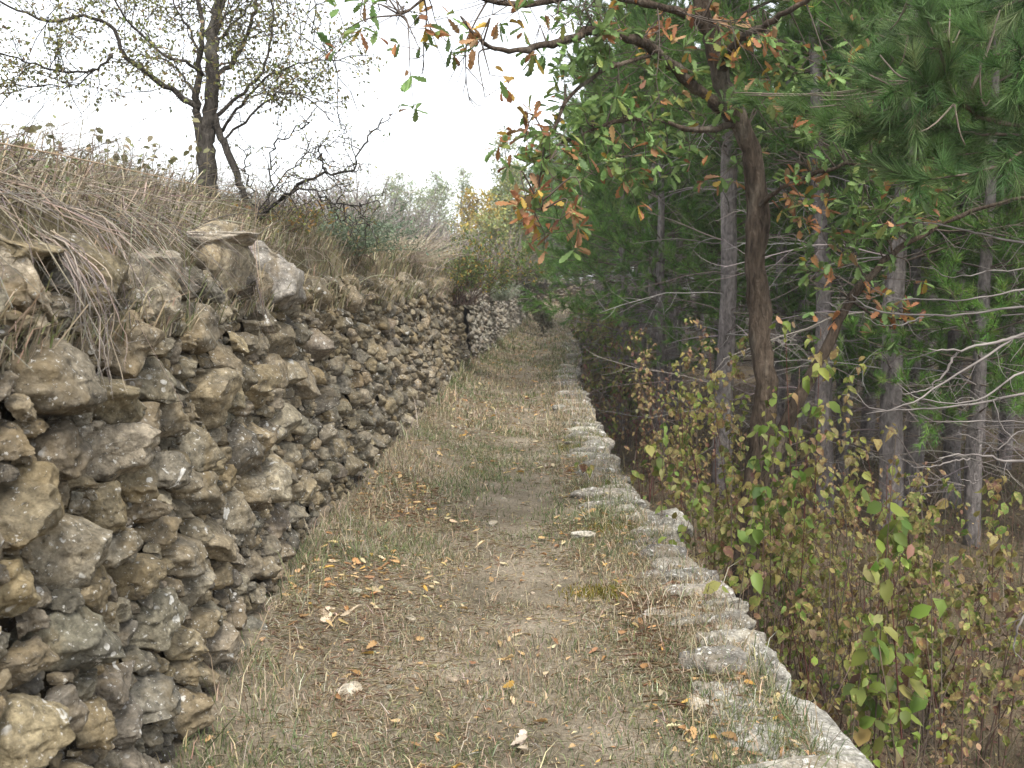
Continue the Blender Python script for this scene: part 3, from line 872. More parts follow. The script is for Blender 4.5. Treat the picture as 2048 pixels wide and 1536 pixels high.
# ---------------------------------------------------------------- dead grass and straw on the bank
rng = rngs(91)
def bank_pt(d, o):
    return np.stack([XL(d) - o, d, z_bank(o, d)], 1)
SCOL = [(0.33, 0.285, 0.22), (0.26, 0.225, 0.18), (0.19, 0.165, 0.14), (0.42, 0.37, 0.30), (0.25, 0.22, 0.20)]
def straw(g, n, d0, d1, o0, o1, L, r, flow, rise, cols=SCOL, k=6, w=None, droop=0.9):
    d = rng.uniform(d0, d1, n); o = o0 + (o1 - o0) * rng.random(n)
    p = bank_pt(d, o)
    az = rng.normal(0, 1, n)
    v = np.stack([np.full(n, flow[0]) + rng.normal(0, .55, n), np.full(n, flow[1]) + rng.normal(0, .55, n), rise + rng.normal(0, .3, n)], 1)
    nc = max(n // 22, 1)                                     # tussocks: stems that share a root and a lean
    cd, co = rng.uniform(d0, d1, nc), o0 + (o1 - o0) * rng.random(nc)
    cv = rng.normal(0, .55, (nc, 3)) * np.array([1, 1, .5])
    ci = rng.integers(0, nc, n); cl = rng.random(n) < .65
    d = np.where(cl, cd[ci] + rng.normal(0, .05, n) * (1 + d * .03), d); o = np.where(cl, np.clip(co[ci] + rng.normal(0, .05, n), o0, None), o)
    p = bank_pt(d, o)
    v = v + np.where(cl[:, None], cv[ci], 0)
    v = unit(v)
    l = L * rng.lognormal(0, .35, n)
    f = np.linspace(0, 1, k)[None, :, None]
    c1 = rng.normal(0, .30, (n, 1, 3))
    kink = np.cumsum(rng.normal(0, .055, (n, k, 3)), 1) * (rng.random((n, 1, 1)) < .6)
    pts = p[:, None] + v[:, None] * f * l[:, None, None] + c1 * (f ** 2) * l[:, None, None] + kink * f * l[:, None, None]
    pts[..., 2] -= (droop * rng.uniform(.4, 1.3, n))[:, None] * (f[..., 0] ** 2) * l[:, None]
    # rest on the bank or hang in front of the wall
    ob = XL(pts[..., 1]) - pts[..., 0]
    zg = z_bank(np.maximum(ob, 0.17), pts[..., 1]) + 0.004
    pts[..., 2] = np.where(ob > 0.12, np.maximum(pts[..., 2], zg), pts[..., 2])
    pts[..., 0] = np.where((ob < 0.14) & (pts[..., 2] < 1.7), np.maximum(pts[..., 0], XL(pts[..., 1]) - 0.02 - 0.1 * pts[..., 2] + .09), pts[..., 0])
    low = (pts[..., 2].min(1) < wall_top(d) - 0.04) & (rng.random(n) < .88)     # few stems hang far over the wall
    pts = pts[~low]; n = len(pts)
    lines(g, pts, r * rng.lognormal(-.15, .45, n), r * .35, pick(rng, n, cols, [3, 3, 2, 2, 1.5][:len(cols)], .2))

g = Geo()
straw(g, 1700, 1.8, 4.8, 0.25, 1.3, 0.30, 0.0019, (0.5, -0.1), 0.30)
straw(g, 900, 2.2, 5.2, 0.35, 1.5, 0.36, 0.0024, (0.4, -0.2), 0.40, [(0.30, 0.25, 0.20), (0.40, 0.34, 0.27), (0.22, 0.18, 0.15)])
straw(g, 1300, 3.5, 8.5, 0.22, 1.2, 0.24, 0.0020, (0.3, 0.0), 0.9)
straw(g, 1500, 3.0, 8, 0.8, 2.6, 0.30, 0.0024, (0.1, 0.0), 1.2, SCOL, 5, None, .5)
straw(g, 2200, 8, 20, 0.15, 2.5, 0.38, 0.0045, (0.25, 0.0), 1.1, SCOL, 5, None, .7)
straw(g, 2200, 18, 45, 0.2, 6, 0.55, 0.010, (0.2, 0.0), 1.1, [(0.36, 0.32, 0.25), (0.30, 0.27, 0.22), (0.42, 0.38, 0.30)], 4, None, .6)
# short grass over the soil, some of it green
n = 42000
d = 1.5 + 20 * rng.random(n) ** 1.6; o = 0.12 + 3.0 * rng.random(n) ** 1.3
p = bank_pt(d, o)
blades(g, p, np.stack([rng.normal(.5, .45, n), rng.normal(-.1, .45, n), rng.normal(0, .1, n)], 1), 0.095 * rng.lognormal(0, .4, n) * (1 + d * .03), 0.0035 + 0.0006 * d,
       pick(rng, n, [(0.33, 0.28, 0.19), (0.24, 0.20, 0.13), (0.17, 0.17, 0.085), (0.12, 0.13, 0.06), (0.40, 0.35, 0.25)], [4, 3, 1.6, 1, 2], .2), rng, .7)
# small green and brown leaves of weeds among the straw
n = 5200
d = 1.8 + 14 * rng.random(n) ** 1.5; o = 0.2 + 1.6 * rng.random(n)
m = fbm2(o, d, 2.2, 2, 83) > .05
p = bank_pt(d, o)[m]; n = len(p); p[:, 2] += rng.uniform(.02, .16, n)
l = rng.uniform(.012, .034, n)
leaves(g, p, rvec(rng, n), unit(rvec(rng, n) + np.array([0, 0, .8])), l, l * .6, pick(rng, n, [(0.15, 0.17, 0.07), (0.11, 0.14, 0.06), (0.20, 0.13, 0.08), (0.26, 0.20, 0.12)], [2, 2, 1, 2], .2), 'oval')
tag(g.build('dead_grass', M_DRY), 'tangled dead grass and straw covering the bank above the wall', kind='stuff')

# roots and dead stems hanging down the wall face
def hanging(px_list, d, label, seed, n, spread, r=0.0016):
    r2 = rngs(seed); b = Geo()
    ctrl = np.array([P(px, py, wall_uv(px, py)[0] * 0.93 if py > 500 else d) for px, py in px_list]); m = len(ctrl)
    for _ in range(n):
        w = r2.normal(0, 1, 3) * spread
        pts = ctrl + w * np.linspace(.3, 1.0, m)[:, None] * np.array([.4, 1, .3]) + r2.normal(0, .012, (m, 3)) + np.array([r2.uniform(.0, .05), 0, 0])
        e = r2.integers(max(3, m - 3), m + 1)
        pts = pts[:e]
        q = np.array([np.interp(np.linspace(0, len(pts) - 1, 3 * len(pts)), np.arange(len(pts)), pts[:, a]) for a in range(3)]).T
        q += np.cumsum(r2.normal(0, .0022, q.shape), 0)
        tube(b, q, np.linspace(r * r2.uniform(.8, 2), r * .5, len(q)), 4, pick(r2, 1, [(0.20, 0.175, 0.155), (0.27, 0.24, 0.21), (0.33, 0.28, 0.21)], [2, 2, 1], .15)[0])
        for j in range(4, len(q) - 2, 1):
            if r2.random() < .55:
                a = q[j]; v = unit(r2.normal(0, 1, 3) + np.array([0, 0, -.4])) * r2.uniform(.03, .08)
                segs(b, [a], [a + v], .0008, .0005, (0.22, 0.20, 0.18))
    c = ctrl[0]
    return tag(b.build('hanging_roots', M_TWIG, None, tuple(c)), label, 'roots')
hanging([(60, 470), (120, 500), (160, 560), (180, 640), (190, 700), (200, 760), (205, 830)], 2.93, 'grey tangle of dry roots hanging down the wall face at the left', 95, 26, 0.05)
hanging([(90, 400), (200, 450), (240, 520), (262, 590), (268, 640)], 3.15, 'few thin dead stems arching over the wall top beside the grey root tangle', 96, 7, 0.05)
hanging([(490, 470), (500, 560), (510, 620), (530, 680)], 5.05, 'thin reddish stems trailing between the two large corner blocks', 97, 9, 0.06)
# ---------------------------------------------------------------- growing trees
def smooth_path(pts, n):
    """A Catmull-Rom curve through pts, n points."""
    pts = np.asarray(pts, float)
    p = np.concatenate([2 * pts[:1] - pts[1:2], pts, 2 * pts[-1:] - pts[-2:-1]])
    m = len(pts) - 1
    out = []
    for t in np.linspace(0, m - 1e-6, n):
        i = int(t); f = t - i
        a, b, c, d = p[i], p[i + 1], p[i + 2], p[i + 3]
        out.append(0.5 * (2 * b + (c - a) * f + (2 * a - 5 * b + 4 * c - d) * f * f + (3 * b - a - 3 * c + d) * f ** 3))
    return np.array(out)

def wander(rng, p, v, L, n, wob, grav=0.0):
    """A wandering polyline from p."""
    pts = [np.array(p, float)]; v = unit(v)
    s = L / n
    for _ in range(n):
        v = unit(v + rng.normal(0, wob, 3) + np.array([0, 0, grav]))
        pts.append(pts[-1] + v * s)
    return np.array(pts)

def side_dir(rng, t, spread):
    """A direction leaving t at about the angle spread."""
    r = rng.normal(size=3); r = unit(r - t * np.dot(r, t))
    return unit(t * math.cos(spread) + r * math.sin(spread))

def sprout(rng, g, pts, r0, step, L, wob, depth, tips, col, grav=0.0, start=0.15, spread=0.9, shrink=0.55, sides=3, up=0.0):
    """Side twigs along a limb, and twigs on those; collects (point, direction) where leaves may sit."""
    seg = np.linalg.norm(np.diff(pts, axis=0), axis=1); cum = np.concatenate([[0], np.cumsum(seg)]); tot = cum[-1]
    s = tot * start + rng.uniform(0, step)
    while s < tot:
        i = min(np.searchsorted(cum, s) - 1, len(pts) - 2); i = max(i, 0)
        f = (s - cum[i]) / max(seg[i], 1e-6)
        p = pts[i] * (1 - f) + pts[i + 1] * f
        t = unit(pts[i + 1] - pts[i])
        v = side_dir(rng, t, rng.normal(spread, .2)); v[2] += up
        l = L * rng.uniform(.45, 1.25) * (1 - 0.45 * s / tot)
        q = wander(rng, p, v, l, 5 if depth else 4, wob, grav)
        rr = max(r0 * shrink, 0.0012)
        k = len(q)
        rad = np.linspace(rr, max(rr * .35, .0009), k)
        segs(g, q[:-1], q[1:], rad[:-1], rad[1:], col, sides)
        if depth > 0:
            sprout(rng, g, q, rr, step * .55, L * .45, wob, depth - 1, tips, col, grav, .2, spread, shrink, 3, up)
        for j in range(1 if depth else 1, k):
            tips.append((q[j], unit(q[j] - q[j - 1])))
        s += step * rng.uniform(.5, 1.5)

def put_leaves(rng, g, tips, per, L, cols, wts, tpl='oval', ratio=.55, jitter=.02, hang=0.3, prob=1.0):
    if not tips: return
    P0 = np.array([t[0] for t in tips]); D0 = np.array([t[1] for t in tips])
    P0 = np.repeat(P0, per, 0); D0 = np.repeat(D0, per, 0)
    k = rng.random(len(P0)) < prob; P0, D0 = P0[k], D0[k]; n = len(P0)
    d = unit(D0 * .7 + rvec(rng, n) * 1.0 + np.array([0, 0, -hang]))
    nr = unit(rvec(rng, n) * .8 + np.array([0, 0, 1.0]))
    l = L * rng.uniform(.55, 1.25, n)
    leaves(g, P0 + rng.normal(0, jitter, (n, 3)), d, nr, l, l * ratio * rng.uniform(.8, 1.2, n), pick(rng, n, cols, wts, .2), tpl, rng.uniform(-.5, 2, n))

# ---------------------------------------------------------------- the tree on the bank at the left
rng = rngs(101)
D = 7.0
BC = (0.075, 0.066, 0.057)
root_pt = P(415, 385, D); root_pt[2] -= 0.1
tree = thing('deciduous_tree', 'small tree with several dark stems and sparse olive leaves on the left bank', 'tree', root_pt)
def px_path(lst, n=24):
    return smooth_path([P(x, y, d) for x, y, d in lst], n)
TR = []
def limb(lst, r0, r1, n=24, name='limb', parent=None, sides=8, col=BC, pw=1.0):
    p = px_path(lst, n); b = Geo()
    if parent is None and name == 'limb': r0, r1 = r0 * .68, r1 * .6
    p[1:-1] += rngs(900 + len(TR)).normal(0, .006, p[1:-1].shape)
    tube(b, p, r0 + (r1 - r0) * np.linspace(0, 1, n) ** pw, sides, col, 0.22 if parent is None else 0.34, len(TR))
    b.build(name, M_OAKBARK if parent is not None else M_BARK, parent or tree)
    TR.append(p)
    return p
limb([(415, 400, D), (414, 340, D), (412, 280, D), (420, 225, D), (428, 150, D), (424, 80, 7.05), (436, 20, 7.1), (445, -60, 7.1), (440, -200, 7.1)], 0.064, 0.026, 40, 'trunk', sides=14)
limb([(405, 330, D), (398, 260, 6.96), (392, 200, 6.95), (401, 120, 6.9), (404, 60, 6.85), (396, 0, 6.85), (390, -120, 6.8)], 0.048, 0.014, 30)
limb([(490, 400, 6.9), (476, 350, 6.92), (452, 300, 6.95), (438, 262, 6.98), (430, 230, D)], 0.030, 0.045, 18)
mains = [
    limb([(400, 215, 6.95), (350, 185, 6.9), (290, 145, 6.8), (245, 105, 6.7), (225, 55, 6.7), (170, 35, 6.6), (90, 40, 6.5), (0, 5, 6.4), (-90, -30, 6.3)], 0.030, 0.008, 36),
    limb([(225, 110, 6.7), (190, 140, 6.6), (120, 140, 6.5), (60, 125, 6.4), (0, 105, 6.3), (-80, 90, 6.2)], 0.014, 0.005, 24),
    limb([(395, 195, 6.95), (365, 150, 7.1), (330, 120, 7.2), (270, 110, 7.3)], 0.018, 0.006, 18),
    limb([(404, 150, 6.9), (385, 130, 6.7), (330, 110, 6.5), (270, 60, 6.4), (230, 0, 6.3), (210, -60, 6.2)], 0.018, 0.006, 20),
    limb([(432, 150, D), (460, 130, 7.1), (485, 90, 7.2), (505, 40, 7.2), (515, -10, 7.2), (520, -90, 7.2)], 0.028, 0.012, 22),
    limb([(430, 85, 7.05), (455, 60, 7.2), (490, 20, 7.3), (520, -30, 7.3)], 0.018, 0.008, 14),
    limb([(436, 230, D), (480, 190, 6.95), (520, 150, 6.9), (535, 110, 6.9), (545, 40, 6.9), (540, -30, 6.9)], 0.020, 0.008, 22),
    limb([(445, 262, D), (470, 225, 6.9), (520, 165, 6.8), (580, 130, 6.7), (650, 122, 6.6), (740, 110, 6.5)], 0.016, 0.004, 24),
    limb([(448, 280, D), (490, 240, 6.8), (550, 190, 6.7), (600, 190, 6.6), (650, 225, 6.5), (665, 245, 6.5)], 0.014, 0.003, 22),
    limb([(396, 110, 6.9), (380, 60, 7.0), (350, 10, 7.1), (330, -60, 7.1)], 0.016, 0.006, 14),
    limb([(190, 140, 6.6), (150, 170, 6.5), (90, 170, 6.5), (20, 185, 6.4), (-40, 190, 6.3)], 0.008, 0.003, 18),
]
g = Geo(); tips = []
for m in mains:
    sprout(rng, g, m, 0.007, 0.062, 0.45, .22, 1, tips, BC, 0.02, .12, .95)
for t in TR[:2]:
    sprout(rng, g, t[int(len(t) * .4):], 0.012, 0.10, 0.6, .2, 1, tips, BC, 0.03, .1, 1.0)
for x, y, d in ((250, -40, 6.6), (120, -30, 6.5), (330, -60, 7), (450, -60, 7), (560, -40, 7), (640, 20, 6.8)):
    for _ in range(7):
        q = wander(rng, P(x, y, d) + rng.normal(0, .15, 3), unit(rng.normal(0, 1, 3) + np.array([0, 0, -.5])), .7, 6, .3)
        segs(g, q[:-1], q[1:], .004, .003, BC)
        sprout(rng, g, q, .004, .1, .3, .25, 0, tips, BC)
g.build('twigs', M_TWIG, tree)
g = Geo()
LC = [(0.25, 0.25, 0.09), (0.20, 0.22, 0.075), (0.28, 0.23, 0.11), (0.20, 0.15, 0.09), (0.18, 0.19, 0.075)]
T = [t for t in tips if t[0][2] > 2.75]
put_leaves(rng, g, T, 2, 0.028, LC, [3, 3, 2, 1.5, 2], 'oval', .6, .03, .3, .9)
g.build('crown', M_LEAF, tree)

# thorny bush leaning out over the wall below it
rng = rngs(103)
bush_pt = P(530, 440, 6.8)
bush = thing('thorn_bush', 'nearly bare thorny bush with dark twigs leaning over the wall beside the left tree', 'bush', bush_pt)
g = Geo(); tips = []
for lst, r in (([(520, 440, 6.8), (535, 400, 6.8), (540, 350, 6.8), (545, 295, 6.8), (580, 265, 6.7), (620, 245, 6.6)], .012),
               ([(500, 450, 6.7), (560, 400, 6.6), (600, 365, 6.5), (650, 345, 6.4), (698, 345, 6.3), (725, 300, 6.2), (740, 270, 6.2), (765, 235, 6.2)], .013),
               ([(515, 445, 6.7), (570, 395, 6.5), (620, 380, 6.3), (660, 405, 6.2), (710, 412, 6.1), (760, 405, 6.1)], .011),
               ([(480, 445, 6.8), (520, 420, 6.7), (600, 320, 6.6), (650, 285, 6.5), (700, 260, 6.4)], .007),
               ([(640, 390, 6.3), (680, 430, 6.2), (720, 440, 6.1), (745, 460, 6.0)], .006),
               ([(655, 345, 6.4), (640, 310, 6.5), (620, 280, 6.5)], .006),
               ([(520, 440, 6.8), (500, 380, 6.9), (490, 330, 6.9), (500, 290, 6.9)], .009)):
    p = px_path(lst, 20); b = Geo()
    p[1:-1] += rng.normal(0, .016, p[1:-1].shape)
    tube(b, p, np.linspace(r * .8, r * .3, 20), 6, (0.055, 0.05, 0.045), .3, 5)
    b.build('stem', M_BARK, bush)
    sprout(rng, g, p, .009, .07, .26, .28, 1, tips, (0.06, 0.052, 0.045), 0, .2, 1.15, .5)
g.build('twigs', M_TWIG, bush)
g = Geo(); put_leaves(rng, g, tips, 1, .026, LC, [1, 2, 2, 3, 2], 'small', .6, .01, .2, .55)
g.build('foliage', M_LEAF, bush)

# ---------------------------------------------------------------- the oak beside the path on the right
rng = rngs(111)
OB = (0.092, 0.070, 0.052)
ob = P(1490, 1330, 7.3)
oak = thing('oak_tree', 'leaning dark barked oak with green and orange leaves over the right edge', 'tree', ob)
trunk = limb([(1455, 1350, 7.3), (1475, 1230, 7.3), (1498, 1060, 7.3), (1520, 900, 7.3), (1530, 780, 7.3), (1522, 650, 7.3), (1512, 520, 7.3), (1516, 400, 7.3), (1500, 300, 7.28), (1468, 220, 7.25), (1440, 150, 7.25), (1425, 80, 7.25), (1405, 20, 7.2), (1395, -80, 7.2), (1420, -220, 7.2), (1400, -420, 7.2)], 0.100, 0.04, 70, 'trunk', oak, 16, OB)
fork = limb([(1500, 1010, 7.3), (1560, 880, 7.3), (1605, 780, 7.3), (1655, 690, 7.3), (1700, 600, 7.3), (1760, 530, 7.3), (1840, 470, 7.3), (1950, 420, 7.3), (2080, 390, 7.2)], 0.080, 0.010, 40, 'limb', oak, 12, OB, .5)
l1 = limb([(1490, 262, 7.27), (1440, 215, 7.2), (1385, 170, 7.1), (1320, 110, 6.9), (1270, 80, 6.7), (1190, 65, 6.4), (1110, 85, 6.1), (1050, 100, 5.9), (990, 95, 5.7), (940, 60, 5.6)], 0.048, 0.008, 44, 'limb', oak, 10, OB)
l2 = limb([(1440, 150, 7.25), (1470, 90, 7.0), (1530, 50, 6.8), (1600, 10, 6.6), (1680, -40, 6.4)], 0.035, 0.012, 24, 'limb', oak, 8, OB)
l3 = limb([(1512, 420, 7.3), (1560, 380, 7.1), (1640, 345, 7.0), (1720, 330, 6.9), (1800, 350, 6.8), (1880, 330, 6.7)], 0.020, 0.006, 24, 'limb', oak, 8, OB)
l4 = limb([(1480, 245, 7.27), (1400, 260, 7.0), (1330, 245, 6.8), (1250, 240, 6.6), (1160, 270, 6.4), (1090, 300, 6.2)], 0.022, 0.006, 26, 'limb', oak, 8, OB)
l5 = limb([(1320, 110, 6.9), (1230, 130, 6.6), (1150, 180, 6.4), (1110, 250, 6.2), (1080, 340, 6.0), (1085, 420, 5.9)], 0.016, 0.004, 26, 'limb', oak, 6, OB)
l6 = limb([(1420, 60, 7.25), (1350, 20, 7.0), (1260, 0, 6.7), (1160, -10, 6.4), (1060, 10, 6.1), (980, 0, 5.9), (880, -20, 5.8), (800, 30, 5.8)], 0.03, 0.006, 30, 'limb', oak, 8, OB)
l7 = limb([(1700, 600, 7.3), (1750, 630, 7.2), (1800, 640, 7.1), (1850, 620, 7.0)], 0.010, 0.004, 14, 'limb', oak, 6, OB)
l8 = limb([(1395, -80, 7.2), (1250, -200, 6.9), (1050, -300, 6.6), (900, -350, 6.4)], 0.04, 0.01, 20, 'limb', oak, 8, OB)
l9 = limb([(1410, -150, 7.2), (1550, -250, 7.4), (1750, -320, 7.6)], 0.04, 0.01, 16, 'limb', oak, 8, OB)
allp = np.concatenate([l1, l2, l3, l4, l5, l6, l7, fork[20:], l8, l9, trunk[45:]])
GREEN = [(0.15, 0.24, 0.07), (0.19, 0.28, 0.095), (0.12, 0.19, 0.06), (0.23, 0.27, 0.08)]
ORNG = [(0.38, 0.18, 0.075), (0.31, 0.15, 0.07), (0.42, 0.29, 0.06), (0.36, 0.22, 0.11), (0.24, 0.12, 0.06)]
CL = [(1130, 90, 0), (1180, 140, 0), (1235, 130, 0), (1200, 190, .1), (1110, 250, .1), (1150, 280, 0), (1190, 270, .1), (1235, 235, 0), (1080, 290, .1), (1050, 275, .6), (1265, 300, .3),
      (1335, 290, 0), (1300, 245, .1), (1140, 330, 0), (1185, 345, .2), (1250, 350, .4), (1105, 355, .4), (1290, 340, .1), (1060, 265, .5), (1070, 425, 1), (1120, 440, .5), (1090, 468, .8), (1055, 410, .9), (1165, 390, .9),
      (980, 150, .9), (970, 195, .9), (955, 90, .4), (985, 30, .4), (1035, 20, .6), (1080, 50, .5), (930, 40, .5), (870, 40, .3), (820, 55, .7), (790, 30, .3), (760, 20, .2), (840, 100, .4), (820, 140, .3), (720, 30, .2), (690, 60, .2),
      (1320, 85, 1), (1440, 35, .9), (1505, 60, .6), (1430, 100, .5), (1485, 130, .5), (1560, 120, .1), (1620, 110, .1), (1595, 160, .1), (1655, 130, .1), (1540, 60, .8), (1700, 60, .2), (1250, 50, .2), (1200, 30, .3), (1340, 40, .5),
      (1640, 290, .6), (1660, 385, .7), (1615, 425, .9), (1700, 335, .2), (1740, 360, .2), (1830, 380, .4), (1870, 340, .3), (1720, 440, .1), (1780, 470, .1), (1855, 430, .4), (1750, 630, .7), (1805, 615, .4), (1700, 480, .1), (1660, 300, .1),
      (1170, 230, 0), (1290, 190, .1), (1220, 80, .1), (1160, 50, .1), (1390, 60, .4), (1360, 130, .3), (1800, 320, .2), (1900, 380, .3), (1640, 240, .1), (1580, 200, .1), (1700, 180, .1),
      (1130, 210, .05), (1160, 310, .1), (1215, 310, .1), (1100, 320, .1), (1210, 255, .0), (1060, 320, .2), (1265, 260, .05), (1240, 180, .1), (1180, 100, .1), (1150, 140, .05), (1310, 150, .1), (1660, 500, .2), (1690, 530, .2), (1820, 560, .4), (1780, 660, .5), (1740, 300, .1), (1770, 420, .1), (1810, 450, .1),
      (1455, 210, .2), (1560, 255, .3), (1600, 330, .3), (1575, 390, .4), (1470, 330, .4), (1420, 300, .2), (1620, 560, .3), (1400, 230, .2), (1380, 290, .3), (1540, 160, .3), (1660, 640, .5), (1590, 440, .5)]
g = Geo(); gt = Geo()
for px, py, o in CL:
    best = None
    for d in np.linspace(5.4, 7.2, 19):
        q = P(px, py, d); e = np.linalg.norm(allp - q, axis=1)
        j = e.argmin()
        if best is None or e[j] < best[0]: best = (e[j], d, j)
    d = best[1] + rng.normal(0, .12)
    c = P(px, py, d); a = allp[best[2]]
    mid = (a + c) / 2 + rng.normal(0, .05, 3) + np.array([0, 0, .06])
    q = smooth_path([a, mid, c], 8)
    tube(gt, q, np.linspace(.006, .0025, 8), 5, (0.10, 0.08, 0.065))
    for k in range(rng.integers(3, 6) if px > 1010 else rng.integers(1, 3)):
        cc = c + rng.normal(0, .085, 3)
        segs(gt, [c], [cc], .0025, .002, (0.12, 0.09, 0.07))
        n = int(rng.integers(4, 8))
        ax = unit(cc - a + rng.normal(0, .1, 3))
        dr = unit(rvec(rng, n) + ax * .7)
        nr = unit(rvec(rng, n) * .6 + np.array([0, -.3, 1.0]))
        L = rng.uniform(.07, .12, n)
        go = rng.random(n) < o
        col = np.where(go[:, None], pick(rng, n, ORNG, [3, 2, 1.5, 2, 1], .15), pick(rng, n, GREEN, [3, 3, 2, 1], .15))
        leaves(g, cc + rng.normal(0, .01, (n, 3)), dr, nr, L, L * rng.uniform(.42, .55, n), col, 'oak', rng.uniform(-.5, 2.5, n))
# the rest of the crown, above the picture
tips = []
for pth in (trunk[55:], l8, l9, l6):
    sprout(rng, gt, pth, .012, .10, .8, .2, 1, tips, (0.10, 0.08, 0.065), .02, .05, 1.0)
tips = [t for t in tips if t[0][2] > 2.9 + .245 * t[0][1] * .9]
put_leaves(rng, g, tips, 2, .085, GREEN + ORNG, [3, 3, 3, 2, .5, .3, .5, .3, .2], 'oak', .5, .04, .2, .6)
gt.build('twigs', M_TWIG, oak)
g.build('crown', M_LEAF, oak)

# ---------------------------------------------------------------- pines
PB = (0.17, 0.150, 0.140)
NCOL = [(0.080, 0.160, 0.030), (0.110, 0.195, 0.040), (0.062, 0.125, 0.026), (0.150, 0.205, 0.055)]
def tufts(rng, g, P0, D0, n, L, w, cols=NCOL, spread=.75):
    """Bunches of needles: n at each point, fanned about its direction."""
    m = len(P0)
    P1 = np.repeat(P0, n, 0); D1 = np.repeat(D0, n, 0); k = len(P1)
    d = unit(D1 * 1.0 + rvec(rng, k) * spread + np.array([0, 0, .12]))
    base = P1 - D1 * (rng.random(k) ** 1.0 * L * .9)[:, None]
    l = L * rng.uniform(.7, 1.2, k)
    s = unit(np.cross(d, rvec(rng, k))) * (w * .5)
    tip = base + d * l[:, None] + np.array([0, 0, -.12]) * (l * rng.random(k))[:, None]
    v = np.stack([base - s, base + s, tip], 1).reshape(-1, 3)
    t = np.arange(3 * k).reshape(-1, 3)
    tc = pick(rng, m, cols, [3, 3, 2, 1.2][:len(cols)], .2)
    c = np.repeat(tc, n, 0) * (1 + rng.normal(0, .15, (k, 1)))
    g.add(v, t, None, np.repeat(np.clip(c, .005, 1), 3, 0))

def pine_parts(seed, H, base, lean=0.0, rt=.125, dense=1.0, nw=.011, width=1.0):
    rng = rngs(seed)
    gt, gd, gf = Geo(), Geo(), Geo()
    z = np.linspace(-.2, H, 26)
    off = np.cumsum(rng.normal(0, .012, (26, 2)), 0)
    tr = np.stack([off[:, 0] + lean * z, off[:, 1], z], 1)
    rad = rt * (1 - (np.clip(z, 0, H) / H) ** 1.1 * .88)
    cz = np.clip(z / H, 0, 1)[:, None]
    tube(gt, tr, rad, 10, PB, .20, seed)
    def at(zz): return np.array([np.interp(zz, z, tr[:, 0]), np.interp(zz, z, tr[:, 1]), zz])
    # dead whorls below the crown
    zz = .9
    while zz < base + .6:
        for _ in range(rng.integers(4, 7)):
            a = rng.uniform(0, 2 * math.pi)
            L = rng.uniform(.6, 2.0)
            q = wander(rng, at(zz), np.array([math.cos(a), math.sin(a), rng.uniform(-.1, .4)]), L, 6, .10, -.06)
            r = rng.uniform(.006, .012)
            rr = np.linspace(r, .003, 7)
            c = pick(rng, 1, [(0.20, 0.17, 0.15), (0.28, 0.25, 0.23), (0.13, 0.11, 0.095)], [1, 1, 1], .15)[0]
            segs(gd, q[:-1], q[1:], rr[:-1], rr[1:], c)
            sprout(rng, gd, q, .006, .17, .6, .16, 0, [], c, .02, .25, .8)
        zz += rng.uniform(.22, .38)
    zz = base
    P0, D0 = [], []
    while zz < H - .2:
        f = (zz - base) / (H - base)
        for _ in range(rng.integers(4, 6)):
            a = rng.uniform(0, 2 * math.pi)
            L = (2.1 * (1 - f) ** .75 + .25) * rng.uniform(.7, 1.15) * width
            q = wander(rng, at(zz), np.array([math.cos(a), math.sin(a), rng.uniform(-.05, .35) + .5 * f]), L, 7, .10, .05)
            rr = np.linspace(.016, .004, 8)
            segs(gd, q[:-1], q[1:], rr[:-1], rr[1:], (0.12, 0.095, 0.075))
            P0.append(q[-1]); D0.append(unit(q[-1] - q[-2]))
            for j in range(2, 8):
                for _k in range(rng.integers(1, 4)):
                    t = unit(q[j] - q[j - 1])
                    v = side_dir(rng, t, rng.uniform(.5, 1.1)); v[2] += .15
                    e = wander(rng, q[j], v, rng.uniform(.15, .5) * (1 - .3 * f), 3, .15, .06)
                    segs(gd, e[:-1], e[1:], .005, .004, (0.12, 0.095, 0.07))
                    for jj in range(1, 4):
                        P0.append(e[jj]); D0.append(unit(e[jj] - e[jj - 1]))
        zz += rng.uniform(.32, .5)
    P0, D0 = np.array(P0), np.array(D0)
    tufts(rng, gf, P0, D0, int(20 * dense), .15, nw)
    return gt, gd, gf

M_PINE = plain_material('pine_bark', 0.0, 0.9, (22, 22, 9), 0.9, 0.12)
def make_pine(seed, H, base, **kw):
    gt, gd, gf = pine_parts(seed, H, base, **kw)
    return gt.mesh('trunk', M_PINE), gd.mesh('branches', M_TWIG), gf.mesh('crown', M_NEEDLE)
PINES = [make_pine(201, 11.5, 4.3), make_pine(202, 10.5, 3.7), make_pine(203, 12.5, 4.8), make_pine(204, 9.5, 2.9, width=1.1)]
_dark = NCOL[:]
NCOL[:] = [(0.115, 0.235, 0.042), (0.150, 0.270, 0.055), (0.090, 0.185, 0.036), (0.185, 0.275, 0.070)]    # sky light on these trees is put into brighter needle colours
LOWPINE = make_pine(205, 9.0, 3.3, width=1.15, dense=1.25)
MIDPINE = make_pine(207, 10.0, 2.0, width=1.0, dense=1.2)
NCOL[:] = _dark
def put_pine(variant, x, y, rz, sc, label, group=None, tilt=(0, 0), z=None):
    m = PINES[variant] if isinstance(variant, int) else variant
    t = thing('pine_tree', label, 'tree', (x, y, float(z_floor(x, y)) - .05 if z is None else z), group)
    t.rotation_euler = (tilt[0], tilt[1], rz); t.scale = (sc, sc, sc)
    for nm, me in zip(('trunk', 'branches', 'crown'), m):
        o = bpy.data.objects.new(nm, me); C.collection.objects.link(o); o.parent = t
    return t
rng = rngs(121)
def px_x(px, d): return (px - 1024) / F * d * 1.0
taken = []
